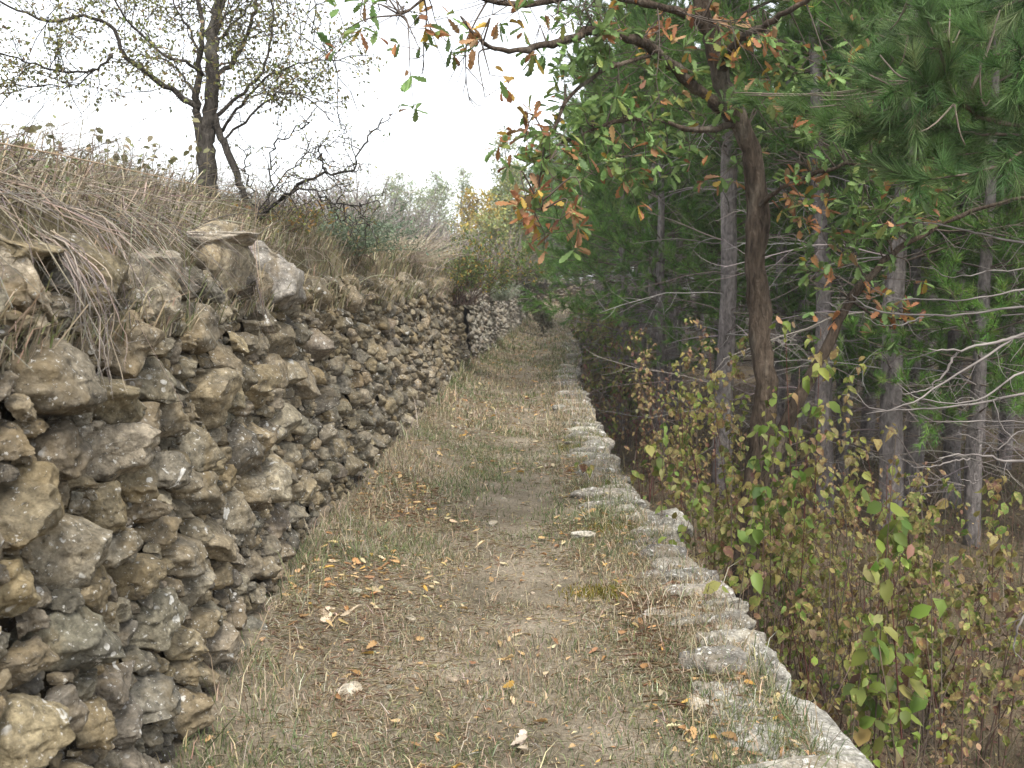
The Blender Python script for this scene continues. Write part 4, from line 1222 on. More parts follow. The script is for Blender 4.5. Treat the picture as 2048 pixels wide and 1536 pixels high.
NAMED = [(1452, 14.2, 0, 1.12, 'pine with a straight pale grey trunk just left of the dark oak'),
         (1312, 19.5, 1, 1.0, 'slender grey pine rising above the brown shrubs, second trunk left of the oak'),
         (1662, 13.0, 2, .95, 'slim pale pine trunk right behind the forked limb of the oak'),
         (1785, 12.2, 3, 1.15, 'thick grey brown pine behind the yellow leafed shrubs right of the oak'),
         (1738, 18.0, 0, 1.0, 'thin reddish pine between two nearer trunks right of the oak'),
         (1268, 26.0, 1, 1.0, 'thin pine trunk behind the tangle of bare grey branches left of the grey pine'),
         (1240, 31.0, 2, 1.0, 'distant thin pine above the yellowing bush at the path edge'),
         (1598, 20.0, 3, 1.0, 'dim pine in shade directly right of the oak trunk'),
         (1840, 16.5, 2, .95, 'dim pine behind the arching bare branches at the right'),
         (1342, 23.0, 0, .9, 'thin pine paired close beside the second grey trunk'),
         (1700, 24.0, 1, 1.0, 'far thin pine seen over the top of the shrubs'),
         (1915, 14.0, 1, 1.0, 'pine half hidden by bare grey twigs at the right side')]
for px, d, v, sc, lab in NAMED:
    x = px_x(px, d); taken.append((x, d))
    put_pine(v, x, d, rng.uniform(0, 6.28), sc, lab, None, (rng.normal(0, .012), rng.normal(0, .02)))
k = 0
tries = 0
while k < 76 and tries < 6000:
    tries += 1
    y = 9 + 58 * rng.random() ** 1.1; x = float(XR(min(y, 60))) + rng.uniform(1.6, 2 + .55 * y)
    if y < 16 and x < 5.0 + (y - 9) * .25: continue
    if any((x - a) ** 2 + (y - b) ** 2 < 1.9 ** 2 for a, b in taken): continue
    # keep the sight lines to the named trunks open
    ang = x / y
    if y < 19 and any(abs(ang - a / b) < .03 and b > y for a, b in taken[:5]): continue
    taken.append((x, y)); k += 1
    v = int(rng.integers(0, 4))
    put_pine(v, x, y, rng.uniform(0, 6.28), rng.uniform(.85, 1.15), 'slim grey pine standing among others in the dense plantation to the right', 'plantation pines', (rng.normal(0, .015), rng.normal(0, .015)))
# the far side of the plantation
k = 0
while k < 48:
    y = rng.uniform(40, 82); x = rng.uniform(8, 12 + .62 * y)
    if any((x - a) ** 2 + (y - b) ** 2 < 1.6 ** 2 for a, b in taken): continue
    taken.append((x, y)); k += 1
    put_pine(LOWPINE if k % 2 else 3, x, y, rng.uniform(0, 6.28), rng.uniform(.85, 1.2), 'slim grey pine standing among others in the dense plantation to the right', 'plantation pines')
# low green boughs hanging over the far path
EDGE = [(1165, 20.5, .82, 'bright green low branched pine over the path, nearest of the forest edge'),
        (1185, 27.0, .95, 'green pine with boughs down to the bushes at the forest edge'),
        (1150, 35.0, 1.1, 'tall dark pine forming the left outline of the forest'),
        (1178, 45.0, 1.15, 'pine at the end of the forest edge beside the far bend'),
        (1235, 17.0, .8, 'young full crowned pine just left of the second grey trunk'),
        (1215, 24.0, 1.0, 'full crowned pine between the forest edge and the thin trunks'),
        (1290, 22.0, .95, 'green pine crown seen above the paired thin trunks'),
        (1370, 18.0, .85, 'green pine filling the gap between the grey trunks left of the oak'),
        (1180, 31.0, 1.0, 'dense pine behind the nearest edge pine'),
        (1152, 38.5, 1.0, 'pine with bright green boughs over the path before the bend'),
        (1165, 40.0, 1.1, 'pine crown closing the forest edge further back')]
for px, d, sc, lab in EDGE:
    put_pine(LOWPINE, px_x(px, d) + .75, d, rng.uniform(0, 6.28), sc, lab)
for x, y in ((2.6, 63.5), (4.5, 65), (.9, 66), (7, 64.5)):
    put_pine(LOWPINE, x, y, rng.uniform(0, 6.28), rng.uniform(.8, 1.0), 'dark pine behind the wall that closes the path', 'pines behind the far wall', z=1.4)

for px, d, sc, lab in ((1560, 16.0, .9, 'bushy young pine in the gap right of the oak trunk'), (1690, 15.5, .85, 'bushy young pine behind the slim pale trunk'), (1830, 13.5, .8, 'bushy young pine under the long needled boughs'),
                       (1960, 12.0, .8, 'bushy dark pine behind the bare boughs at the right end'), (2020, 17.0, 1.0, 'taller bushy pine deeper in at the right end'), (1900, 21.0, 1.0, 'bushy pine deep in the wood behind the bare boughs'),
                       (1440, 24.0, 1.0, 'bushy pine behind the straight grey trunk'), (1620, 26.0, 1.1, 'bushy pine far behind the oak')):
    put_pine(MIDPINE, px_x(px, d), d, rng.uniform(0, 6.28), sc, lab)

# the near pine at the right: trunk outside the picture, boughs reaching in
rng = rngs(131)
nx = 3.45
npine = thing('pine_tree', 'near pine at the right, long green needles above and bare grey boughs below', 'tree', (nx, 5.6, float(z_floor(nx, 5.6))))
b = Geo(); z0 = float(z_floor(nx, 5.6))
tube(b, [(nx, 5.6, z0 - .2), (nx + .02, 5.6, 1), (nx - .02, 5.62, 4), (nx, 5.6, 8)], [.16, .14, .11, .03], 14, PB, .14, 3)
b.build('trunk', M_PINE, npine)
GB = (0.175, 0.155, 0.142)
def bough(lst, r, name, twigs=True, green=False, col=GB, n=22, step=.10, L=.30):
    c = [P(x, y, d) for x, y, d in lst]
    if lst[0][0] > 2080: c = [np.array([nx, 5.6, c[0][2] + .06])] + c
    p = smooth_path(c, n + 4); n = len(p); b = Geo()
    p[1:] += np.cumsum(rng.normal(0, .0028, (n - 1, 3)), 0) + rng.normal(0, .0022, (n - 1, 3))
    tube(b, p, np.linspace(r, max(r * .22, .0015), n), 6, col, .3, 9)
    tips = []
    if twigs: sprout(rng, b, p, r * .45, step, L, .12, 0, tips, col, .03, .18, .65)
    o = b.build(name, M_TWIG, npine)
    return p, tips, o
DEAD = [([(2160, 500, 5.5), (2048, 485, 5.3), (1960, 470, 5.2), (1880, 452, 5.1), (1820, 440, 5.0)], .010),
        ([(2170, 480, 5.5), (2048, 530, 5.2), (1980, 535, 5.0), (1900, 540, 4.9), (1860, 520, 4.8)], .006),
        ([(2180, 560, 5.5), (2048, 575, 5.2), (1950, 592, 5.1), (1850, 592, 5.0), (1790, 585, 5.0), (1745, 560, 4.9)], .008),
        ([(2190, 600, 5.6), (2048, 615, 5.3), (1960, 625, 5.2), (1860, 628, 5.1), (1760, 620, 5.0), (1715, 600, 5.0), (1700, 585, 5.0)], .009),
        ([(1845, 635, 5.1), (1800, 652, 5.0), (1770, 655, 5.0), (1735, 632, 5.0)], .004),
        ([(2190, 650, 5.2), (2048, 672, 4.9), (1980, 688, 4.8), (1910, 700, 4.7), (1850, 695, 4.7)], .013),
        ([(1915, 705, 4.72), (1890, 745, 4.7), (1855, 775, 4.7), (1820, 786, 4.7), (1795, 775, 4.7)], .006),
        ([(2200, 620, 5.0), (2048, 670, 4.9), (1990, 705, 4.8), (1900, 760, 4.7), (1830, 805, 4.6), (1775, 826, 4.6), (1735, 820, 4.6), (1710, 790, 4.6)], .008),
        ([(2200, 760, 5.2), (2048, 790, 5.0), (1950, 805, 4.9), (1860, 815, 4.8), (1790, 820, 4.7), (1720, 826, 4.7)], .009),
        ([(2190, 700, 5.0), (2048, 745, 4.8), (1960, 800, 4.7), (1880, 810, 4.6), (1830, 795, 4.6), (1790, 770, 4.6)], .007),
        ([(1985, 800, 4.8), (2005, 850, 4.75), (2040, 885, 4.7), (2070, 900, 4.7)], .004),
        ([(2200, 840, 5.2), (2048, 842, 5.0), (1950, 838, 4.9), (1880, 840, 4.8), (1840, 825, 4.8)], .006),
        ([(2200, 930, 4.9), (2048, 925, 4.6), (1980, 920, 4.5), (1930, 914, 4.5), (1865, 918, 4.5)], .011),
        ([(1940, 917, 4.5), (1900, 930, 4.5), (1860, 933, 4.5), (1820, 927, 4.5)], .005),
        ([(1962, 920, 4.5), (1958, 945, 4.5), (1955, 965, 4.5), (1925, 955, 4.5)], .004),
        ([(2120, 1180, 4.3), (2048, 1230, 4.2), (2030, 1270, 4.2), (2025, 1300, 4.2), (2048, 1330, 4.2)], .008),
        ([(2200, 880, 5.0), (2048, 860, 4.9), (2000, 900, 4.9), (1960, 885, 4.9), (1920, 868, 4.9)], .005),
        ([(2150, 300, 5.2), (2048, 330, 5.0), (1990, 345, 4.9), (1900, 350, 4.8), (1830, 357, 4.8), (1790, 360, 4.8)], .010)]
for lst, r in DEAD:
    bough(lst, r, 'dead_bough', True, step=.13, L=.28)
P0, D0 = [], []
for lst, r in [([(2170, 240, 5.3), (2048, 255, 5.0), (1980, 245, 4.9), (1930, 215, 4.8), (1895, 180, 4.7), (1875, 110, 4.6), (1850, 40, 4.5), (1830, -20, 4.5)], .017),
               ([(2170, 260, 5.3), (2048, 268, 5.0), (1950, 265, 4.9), (1860, 258, 4.8), (1800, 250, 4.7), (1760, 240, 4.7), (1700, 235, 4.6)], .010),
               ([(1905, 195, 4.75), (1860, 210, 4.7), (1815, 228, 4.6)], .008),
               ([(2170, 60, 5.3), (2048, 90, 5.1), (1960, 115, 5.0), (1880, 135, 4.9), (1830, 145, 4.8)], .011),
               ([(1890, 160, 4.7), (1860, 170, 4.6), (1830, 178, 4.6), (1800, 182, 4.5)], .007),
               ([(2170, 280, 5.3), (2048, 290, 5.0), (1960, 300, 4.9), (1870, 305, 4.8), (1790, 312, 4.7)], .009),
               ([(2170, 320, 5.2), (2048, 310, 4.9), (2000, 335, 4.8), (1930, 352, 4.7), (1850, 360, 4.7), (1800, 355, 4.6)], .011),
               ([(2170, -20, 5.3), (2048, 0, 5.0), (1960, 30, 4.9), (1900, 20, 4.8)], .010),
               ([(2150, 170, 5.0), (2048, 110, 4.7), (2030, 180, 4.6), (2048, 230, 4.5)], .007),
               ([(1830, 40, 5.5), (1760, 40, 5.4), (1690, 50, 5.3)], .006)]:
    p, tips, _o = bough(lst, r, 'green_bough', True, True, (0.13, 0.10, 0.08), step=.07, L=.34)
    for q, t in tips[::2]:
        P0.append(q); D0.append(t)
    P0.append(p[-1]); D0.append(unit(p[-1] - p[-2]))
for px, py, d in ((1640, 200, 4.9), (1680, 215, 4.8), (1600, 190, 5.0), (1720, 180, 4.8), (1740, 150, 4.7), (1760, 110, 4.8), (1700, 260, 4.8), (1660, 240, 4.9), (1730, 290, 4.8), (1770, 330, 4.7), (1800, 130, 4.6), (1470, 185, 5.4), (1490, 190, 5.4),
                  (1850, 90, 4.6), (1920, 60, 4.6), (1960, 120, 4.7), (1900, 20, 4.7), (1990, 60, 4.8), (1780, 60, 4.8), (1800, 30, 4.9), (2000, 20, 4.8), (1930, 290, 4.7), (1820, 270, 4.6), (1980, 200, 4.7), (1700, 130, 5.0), (1620, 215, 4.9)):
    c = P(px, py, d)
    for _ in range(2):
        P0.append(c + rng.normal(0, .04, 3)); D0.append(unit(np.array([-1, -.3, .35]) + rng.normal(0, .5, 3)))
    # the twig that carries them
    al = np.array(P0[:60]); j = np.linalg.norm(al - c, axis=1).argmin()
    if np.linalg.norm(al[j] - c) > .03:
        q = smooth_path([al[j], (al[j] + c) / 2 + np.array([0, 0, -.03]), c], 6)
        b = Geo(); tube(b, q, np.linspace(.005, .003, 6), 5, (0.20, 0.16, 0.13)); b.build('twig', M_TWIG, npine)
g = Geo()
tufts(rng, g, np.array(P0), np.array(D0), 75, .135, .0034, [(0.088, 0.160, 0.050), (0.122, 0.200, 0.068), (0.070, 0.128, 0.043), (0.165, 0.22, 0.090)], .62)
# the top of the tree, above the picture
P1, D1 = [], []
for _ in range(420):
    zz = rng.uniform(4.2, 8.2); a = rng.uniform(0, 6.28); rr = rng.uniform(.2, 1.9) * (8.6 - zz) / 4
    P1.append((nx + rr * math.cos(a), 5.6 + rr * math.sin(a), zz)); D1.append(unit((math.cos(a), math.sin(a), .5)))
tufts(rng, g, np.array(P1), np.array(D1), 24, .15, .008)
g.build('needles', M_NEEDLE, npine)
# ---------------------------------------------------------------- undergrowth below the path on the right
rng = rngs(301)
SL = [(0.16, 0.215, 0.04), (0.205, 0.245, 0.055), (0.12, 0.17, 0.035), (0.27, 0.24, 0.085), (0.27, 0.195, 0.095), (0.19, 0.105, 0.07), (0.13, 0.07, 0.052)]
def dogwood(px, ytop, d, label, seed, wts, ns=6, width=.5, Lf=.055, dens=1.0, cat='shrub', name='leafy_shrub', base=None):
    r2 = rngs(seed)
    x = px_x(px, d); z0 = float(z_floor(x, d)); top = P(px, ytop, d)[2]
    H = max(top - z0, .5)
    root = thing(name, label, cat, (x, d, z0))
    gs, gl = Geo(), Geo()
    tips = []
    for i in range(ns):
        bx = np.array([x, d, z0]) + np.array([r2.normal(0, .12), r2.normal(0, .12), -.03])
        h = H * (1.0 if i == 0 else r2.uniform(.5, .97))
        spread = 0.0 if i == 0 else width * r2.uniform(.1, 1)
        a = r2.uniform(0, 6.28)
        end = np.array([x, d, z0]) + np.array([spread * math.cos(a), spread * math.sin(a) * .8, h])
        mid = (bx + end) / 2 + r2.normal(0, .05, 3)
        q = smooth_path([bx, mid, end], 12)
        tube(gs, q, np.linspace(.0055, .0018, 12), 5, pick(r2, 1, [(0.10, 0.04, 0.032), (0.11, 0.07, 0.052), (0.13, 0.10, 0.075)], [1, 2, 2], .15)[0])
        sprout(r2, gs, q, .0026, .16 / dens, .36 * min(H, 1.8) / 1.6, .14, 0, tips, (0.115, 0.072, 0.055), .03, .22, .8)
        tips.append((q[-1], unit(q[-1] - q[-2])))
    gs.build('stems', M_TWIG, root)
    P0 = np.array([t[0] for t in tips]); D0 = np.array([t[1] for t in tips])
    k = r2.random(len(P0)) < np.clip(.62 + 1.5 * fbm(P0 * 4.5, 2, 5), .12, 1) * dens * (1.35 if ytop < 800 and d < 9 else .8 if ytop < 1000 else .5); P0, D0 = P0[k], D0[k]
    P0 = np.repeat(P0, 2, 0); D0 = np.repeat(D0, 2, 0); n = len(P0)
    s = rvec(r2, n); s[1::2] = -s[0:len(s[1::2]) * 2:2]
    dr = unit(s * np.array([1, 1, .4]) + np.array([0, 0, -.75]))
    nr = unit(rvec(r2, n) * .5 + np.array([0, -.7, .7]))
    L = Lf * .98 * np.clip(r2.lognormal(0, .36, n), .4, 1.7)
    leaves(gl, P0 + r2.normal(0, .02, (n, 3)), dr, nr, L, L * r2.uniform(.45, .85, n), pick(r2, n, SL, wts, .2, .5), 'oval', r2.uniform(-1, 4.5, n))
    gl.build('foliage', M_LEAF if wts[0] > 4 or d > 15 else M_SPOT, root)
BRIGHT = [5, 4, 4, 1, .6, .2, .2]; MIXED = [2.5, 2.5, 2, 3, 2.5, 1.2, .8]; BROWN = [.6, .6, .5, 2, 3, 3, 2]; YEL = [1.5, 3, 1, 4, 2.5, .8, .3]
SH = [(1330, 840, 6.9, 'green leafed shrub growing against the low edge left of the oak foot', BRIGHT, 5, .35, .06),
      (1275, 900, 8.2, 'thin pale leafed shrub close under the path edge, furthest left', MIXED, 6, .4, .055),
      (1420, 700, 8.6, 'yellow brown shrub in front of the straight grey pine', YEL, 7, .5, .055),
      (1480, 690, 7.9, 'tall shrub with yellow green leaves in front of the oak trunk', MIXED, 7, .5, .06),
      (1570, 650, 6.6, 'tallest shrub, with bright round leaves over the fork of the oak', BRIGHT, 5, .35, .065),
      (1640, 700, 7.0, 'mottled shrub around the right limb of the oak', YEL, 8, .55, .055),
      (1690, 790, 6.4, 'dense yellow speckled shrub right of the oak fork', YEL, 10, .6, .05),
      (1800, 850, 6.8, 'yellowing shrub below the arching grey boughs', MIXED, 8, .55, .05),
      (1905, 960, 6.2, 'bushy yellow green shrub near the right side', MIXED, 8, .5, .06),
      (2000, 970, 6.0, 'green and brown shrub at the right end', MIXED, 8, .45, .06),
      (1515, 1010, 5.0, 'single upright red stem with paired bright leaves beside the edge', BRIGHT, 2, .08, .085),
      (1795, 930, 5.2, 'upright shoot carrying the largest bright green leaves', BRIGHT, 3, .12, .08),
      (1400, 960, 6.3, 'small leafy shrub between the edge and the oak foot', BRIGHT, 6, .3, .05),
      (1620, 1010, 6.0, 'brown speckled shrub in front of the forest litter', YEL, 7, .45, .045),
      (1720, 1060, 5.5, 'reddish thin shrub in the middle of the undergrowth', MIXED, 4, .35, .05),
      (1880, 1120, 5.2, 'low shrub with paired green leaves in the lower right', MIXED, 3, .4, .055),
      (1960, 1240, 4.9, 'yellow shrub by the right border, low down', YEL, 3, .35, .05),
      (1780, 1290, 4.7, 'little shrub with round green leaves next to the big white edging block', BRIGHT, 3, .25, .06),
      (1470, 930, 6.4, 'leafy shrub wrapped round the foot of the oak', MIXED, 8, .35, .055),
      (1540, 980, 6.1, 'pale leafed shrub directly in front of the oak foot', YEL, 8, .4, .055),
      (1640, 1300, 4.9, 'thin seedling with few leaves below the edge', MIXED, 3, .25, .05),
      (1370, 640, 12.0, 'orange brown bush in front of the slender grey pine', BROWN, 9, .7, .05),
      (1300, 700, 13.5, 'brown thicket bush behind the edge, mid distance', BROWN, 9, .8, .05),
      (1230, 700, 17.0, 'rusty bush close to the path edge where the wall steps', BROWN, 9, .7, .06),
      (1215, 610, 22.0, 'yellow green bush bulging over the far path edge', [3, 5, 2, 4, 2, .5, .2], 16, .9, .095),
      (1190, 590, 30.0, 'yellowing bush hiding the bend of the path', [3, 5, 2, 4, 2, .5, .2], 16, 1.1, .12),
      (1180, 570, 46.0, 'dull yellow green bush covering the right end of the far wall', YEL, 14, 1.2, .13),
      (1205, 585, 38.0, 'olive bush between the path edge and the far pines', MIXED, 14, 1.2, .12),
      (1255, 640, 19.0, 'olive bush between pine trunks and the far edge', MIXED, 14, .9, .09),
      (1560, 840, 9.5, 'pale brown shrub behind the oak foot', BROWN, 8, .6, .05),
      (1740, 900, 9.0, 'rusty shrub deeper under the pines', BROWN, 8, .7, .05),
      (1850, 960, 8.2, 'dull brown green shrub under the bare boughs', MIXED, 8, .6, .05)]
for i, (px, yt, d, lab, w, ns, wd, lf) in enumerate(SH):
    dogwood(px, yt, d, lab, 400 + i, w, ns, wd, lf, 1.15)

# litter, fallen sticks and dead stalks over the forest floor
g = Geo()
n = 26000
y = 3 + 32 * rng.random(n) ** 1.5; x = XR(y) + .05 + rng.random(n) * (1.0 + .5 * y)
p = np.stack([x, y, z_floor(x, y) + rng.uniform(.0, .03, n)], 1)
az = rng.uniform(0, 6.28, n)
l = .055 * rng.uniform(.5, 1.4, n) * (1 + y * .02)
leaves(g, p, np.stack([np.cos(az), np.sin(az), rng.normal(0, .3, n)], 1), unit(rng.normal(0, .45, (n, 3)) + np.array([0, 0, 1.0])), l, l * .55,
       pick(rng, n, [(0.17, 0.12, 0.075), (0.12, 0.085, 0.055), (0.24, 0.17, 0.10), (0.09, 0.065, 0.045)], [3, 3, 2, 2], .2), 'small')
tag(g.build('leaf_litter', M_DRY), 'brown leaf and needle litter on the forest floor', kind='stuff')
g = Geo()
n = 2600
y = 3.2 + 26 * rng.random(n) ** 1.5; x = XR(y) + .1 + rng.random(n) * (.8 + .5 * y)
p = np.stack([x, y, z_floor(x, y)], 1)
h = rng.uniform(.15, .75, n) * (1 - .3 * rng.random(n))
v = unit(np.stack([rng.normal(0, .5, n), rng.normal(0, .5, n), np.ones(n) * .9], 1))
f = np.linspace(0, 1, 4)[None, :, None]
pts = p[:, None] + v[:, None] * f * h[:, None, None] + rng.normal(0, .18, (n, 1, 3)) * f ** 2 * h[:, None, None]
lines(g, pts, .0016 + .0002 * y, .0009, pick(rng, n, [(0.13, 0.09, 0.07), (0.18, 0.14, 0.10), (0.11, 0.07, 0.055), (0.24, 0.20, 0.15)], [3, 3, 1, 1.5], .2))
n = 9000
y = 3.2 + 20 * rng.random(n) ** 1.4; x = XR(y) + .05 + rng.random(n) * (.8 + .5 * y)
p = np.stack([x, y, z_floor(x, y)], 1)
blades(g, p, rng.normal(0, .5, (n, 3)), .16 * rng.lognormal(0, .4, n), .004 + .0004 * y, pick(rng, n, [(0.22, 0.18, 0.11), (0.15, 0.14, 0.07), (0.10, 0.12, 0.05)], [3, 2, 1.5], .2), rng)
n = 6000
y = 3.5 + 18 * rng.random(n) ** 1.4; x = XR(y) + .1 + rng.random(n) * (.8 + .5 * y)
p = np.stack([x, y, z_floor(x, y) + rng.uniform(.05, .65, n)], 1)
l = rng.uniform(.018, .04, n)
leaves(g, p, rvec(rng, n), rvec(rng, n), l, l * .6, pick(rng, n, SL + [(0.13, 0.09, 0.06)], [.7, .7, .7, 1.2, 2, 2, 2, 3], .2), 'oval')
tag(g.build('undergrowth', M_DRY), 'thicket of thin dead stalks and tiny brown leaves below the path', kind='stuff')

# ---------------------------------------------------------------- plants on the bank at the left
def bank_z(x, d): return float(z_bank(np.array([float(XL(d)) - x]), np.array([d]))[0])
def bank_root(px, d):
    x = px_x(px, d); return x, bank_z(x, d) - .03
def twig_bush(name, px, ytop, d, label, seed, col, leafcol=None, n=60, width=.5, r=.003, L=.02, prob=.5, cat='bush', lean=(0, 0), fine=0, depth=0, droop=0.0, zroot=None, per=1):
    r2 = rngs(seed); x, z0 = bank_root(px, d)
    if zroot is not None: z0 = zroot
    top = P(px, ytop, d)[2]; H = max(top - z0, .3)
    root = thing(name, label, cat, (x, d, z0)); gs, gl, tips = Geo(), Geo(), []
    c = np.array([x, d, z0])
    for i in range(n):
        a = r2.uniform(0, 6.28); s = width * math.sqrt(r2.random())
        v = np.array([s * math.cos(a) + lean[0], s * math.sin(a) + lean[1], H * r2.uniform(.55, 1.0) * (1 - .35 * (s / width) ** 2)])
        q = wander(r2, c + np.array([r2.normal(0, width * .15), r2.normal(0, width * .15), 0]), v, np.linalg.norm(v), 6, .10, -droop)
        rr = np.linspace(r, r * .4, 7)
        cc = pick(r2, 1, col, [1] * len(col), .15)[0]
        segs(gs, q[:-1], q[1:], rr[:-1], rr[1:], cc)
        sprout(r2, gs, q, r, H * .13, H * .28, .15, depth, tips, cc, .03, .25, .6)
    gs.build('stems', M_TWIG, root)
    if leafcol:
        put_leaves(r2, gl, tips, per, L, leafcol, [1] * len(leafcol), 'small' if L < .03 else 'oval', .5, .02, .1, prob)
        gl.build('foliage', M_LEAF, root)
    return root
twig_bush('broom_shrub', 675, 415, 8.6, 'feathery grey green shrub on the wall top right of the thorny bush', 501, [(0.15, 0.19, 0.12), (0.19, 0.22, 0.15), (0.11, 0.15, 0.09)], [(0.14, 0.19, 0.12), (0.19, 0.23, 0.16)], 150, .62, .003, .03, .7, 'shrub', (.15, 0))
twig_bush('dry_tussock', 800, 460, 12.5, 'tall pale straw coloured tussock beside the grey green shrub', 502, [(0.42, 0.36, 0.26), (0.34, 0.29, 0.22), (0.48, 0.43, 0.33)], None, 240, .75, .0042, .02, 0, 'grass tuft', (.1, 0))
twig_bush('berry_bush', 925, 440, 16.5, 'bush with small green and orange leaves leaning over the wall above the gap', 503, [(0.12, 0.08, 0.07), (0.15, 0.11, 0.09)], [(0.14, 0.19, 0.06), (0.18, 0.22, 0.07), (0.38, 0.26, 0.06), (0.10, 0.14, 0.05), (0.15, 0.20, 0.07)], 60, .85, .005, .055, 1.0, 'bush', (.35, 0), per=4)
twig_bush('dead_bush', 905, 560, 18.6, 'dark dead bush hanging in the gap between the two walls', 504, [(0.14, 0.115, 0.105), (0.11, 0.09, 0.085), (0.19, 0.16, 0.15)], None, 90, .32, .006, .02, 0, 'bush', (.42, -.2), droop=.22, depth=1)
twig_bush('sage_bush', 1003, 550, 24.0, 'small pale green cushion bush at the end of the wall top', 505, [(0.26, 0.29, 0.20), (0.30, 0.32, 0.24)], [(0.26, 0.30, 0.20), (0.31, 0.34, 0.25)], 90, .5, .006, .05, .8, 'bush')
twig_bush('ivy_bush', 1045, 500, 36.0, 'dark tangled bush growing over the second wall near the bend', 506, [(0.09, 0.075, 0.06), (0.13, 0.10, 0.08)], [(0.09, 0.11, 0.05), (0.13, 0.13, 0.06)], 70, .9, .012, .09, .6, 'bush', (.3, 0), per=2)
twig_bush('ivy_bush', 1047, 585, 33.0, 'grey creeper draped down the second wall', 507, [(0.14, 0.12, 0.10)], [(0.13, 0.13, 0.085), (0.16, 0.15, 0.10)], 60, .55, .01, .08, .7, 'bush', (.75, -.3), droop=.35, per=2)
twig_bush('twiggy_bush', 1000, 430, 30.0, 'nearly bare brown bush on the wall top left of the dark pines', 508, [(0.22, 0.175, 0.15), (0.26, 0.22, 0.19)], [(0.25, 0.20, 0.12)], 70, 1.0, .010, .05, .3, 'bush', (.6, 0))
twig_bush('bramble', 545, 470, 7.2, 'low bramble with a few green and orange leaves beside the thorny bush', 509, [(0.12, 0.08, 0.06)], [(0.16, 0.17, 0.06), (0.36, 0.22, 0.06), (0.20, 0.21, 0.07)], 26, .4, .0025, .04, .5, 'bramble', (.2, 0))
twig_bush('twiggy_bush', 555, 375, 8.3, 'dark leafless mound of twigs on the bank behind the thorny bush', 510, [(0.07, 0.06, 0.05), (0.10, 0.085, 0.07)], [(0.10, 0.09, 0.05)], 90, .45, .004, .025, .4, 'bush')
# withered tall weeds against the sky
for i, (px, yt, d, lab) in enumerate([(95, 225, 4.6, 'leftmost withered weed with drooping leaves against the sky'), (215, 245, 5.0, 'withered weed with curled leaves midway along the straw mound'),
                                      (270, 275, 5.2, 'small withered weed between taller ones on the straw mound'), (345, 270, 5.6, 'withered weed with hanging leaves just left of the tree trunk'),
                                      (30, 250, 4.2, 'thin dry weed at the left end of the straw mound'), (400, 250, 6.0, 'thin bare weed stalk in front of the tree trunk')]):
    r2 = rngs(520 + i); x, z0 = bank_root(px, d); top = P(px, yt, d)[2]; H = max(top - z0, .25)
    root = thing('withered_weed', lab, 'plant', (x, d, z0)); gs, gl = Geo(), Geo(); pts = []
    for k in range(4):
        e = np.array([x + r2.normal(0, .10), d + r2.normal(0, .1), z0 + H * r2.uniform(.7, 1.0)])
        q = smooth_path([np.array([x, d, z0]), np.array([x, d, z0]) * .5 + e * .5 + r2.normal(0, .03, 3), e], 10)
        tube(gs, q, np.linspace(.003, .0014, 10), 4, (0.20, 0.17, 0.11))
        pts += [(q[j], np.array([0, 0, 1.0])) for j in range(5, 10)]
    gs.build('stalks', M_TWIG, root)
    put_leaves(r2, gl, pts, 2, .040, [(0.22, 0.21, 0.11), (0.26, 0.22, 0.13), (0.17, 0.17, 0.08)], [1, 1, 1], 'oval', .75, .015, 1.2, .7)
    gl.build('foliage', M_LEAF, root)

# grey scrub further back on the bank
rng = rngs(541)
g = Geo(); gl = Geo()
for i in range(420):
    d = 14 + 44 * rng.random() ** 1.1; o = rng.uniform(1.0, 2 + d * .28)
    x = float(XL(d)) - o; z = bank_z(x, d)
    H = rng.uniform(.7, 1.5)
    m = 14
    v = unit(np.stack([rng.normal(0, .5, m), rng.normal(0, .5, m), np.ones(m)], 1))
    f = np.linspace(0, 1, 5)[None, :, None]
    p = np.array([x, d, z]) + rng.normal(0, .25, (m, 3)) * np.array([1, 1, 0])
    l = H * rng.uniform(.5, 1.0, m)
    pts = p[:, None] + v[:, None] * f * l[:, None, None] + rng.normal(0, .15, (m, 1, 3)) * f ** 2 * l[:, None, None]
    cc = pick(rng, m, [(0.26, 0.23, 0.22), (0.30, 0.27, 0.24), (0.22, 0.20, 0.18)], [1, 1, 1], .12)
    lines(g, pts, .003 + .00022 * d, .0015 + .0001 * d, cc)
    for j in range(2, 5):
        a = pts[:, j]
        for _ in range(3):
            b2 = a + rvec(rng, m) * np.array([1, 1, .8]) * .28 + np.array([0, 0, .10])
            segs(g, a, b2, .002 + .00015 * d, .001 + .0001 * d, cc)
    if rng.random() < .5:
        a = np.repeat(pts[:, 3], 6, 0) + rng.normal(0, .18, (6 * m, 3))
        leaves(gl, a, rvec(rng, 6 * m), rvec(rng, 6 * m), .03 + .0012 * d, .018 + .0008 * d, pick(rng, 6 * m, [(0.22, 0.24, 0.15), (0.25, 0.25, 0.18)], [1, 1], .15), 'small')
gl.v = [v for v in gl.v]
o = g.build('scrub_twigs', M_TWIG); tag(o, 'grey leafless scrub over the bank beyond the tussock', kind='stuff')
o = gl.build('scrub_foliage', M_LEAF); tag(o, 'dull grey green leaves in the scrub on the bank', kind='stuff')

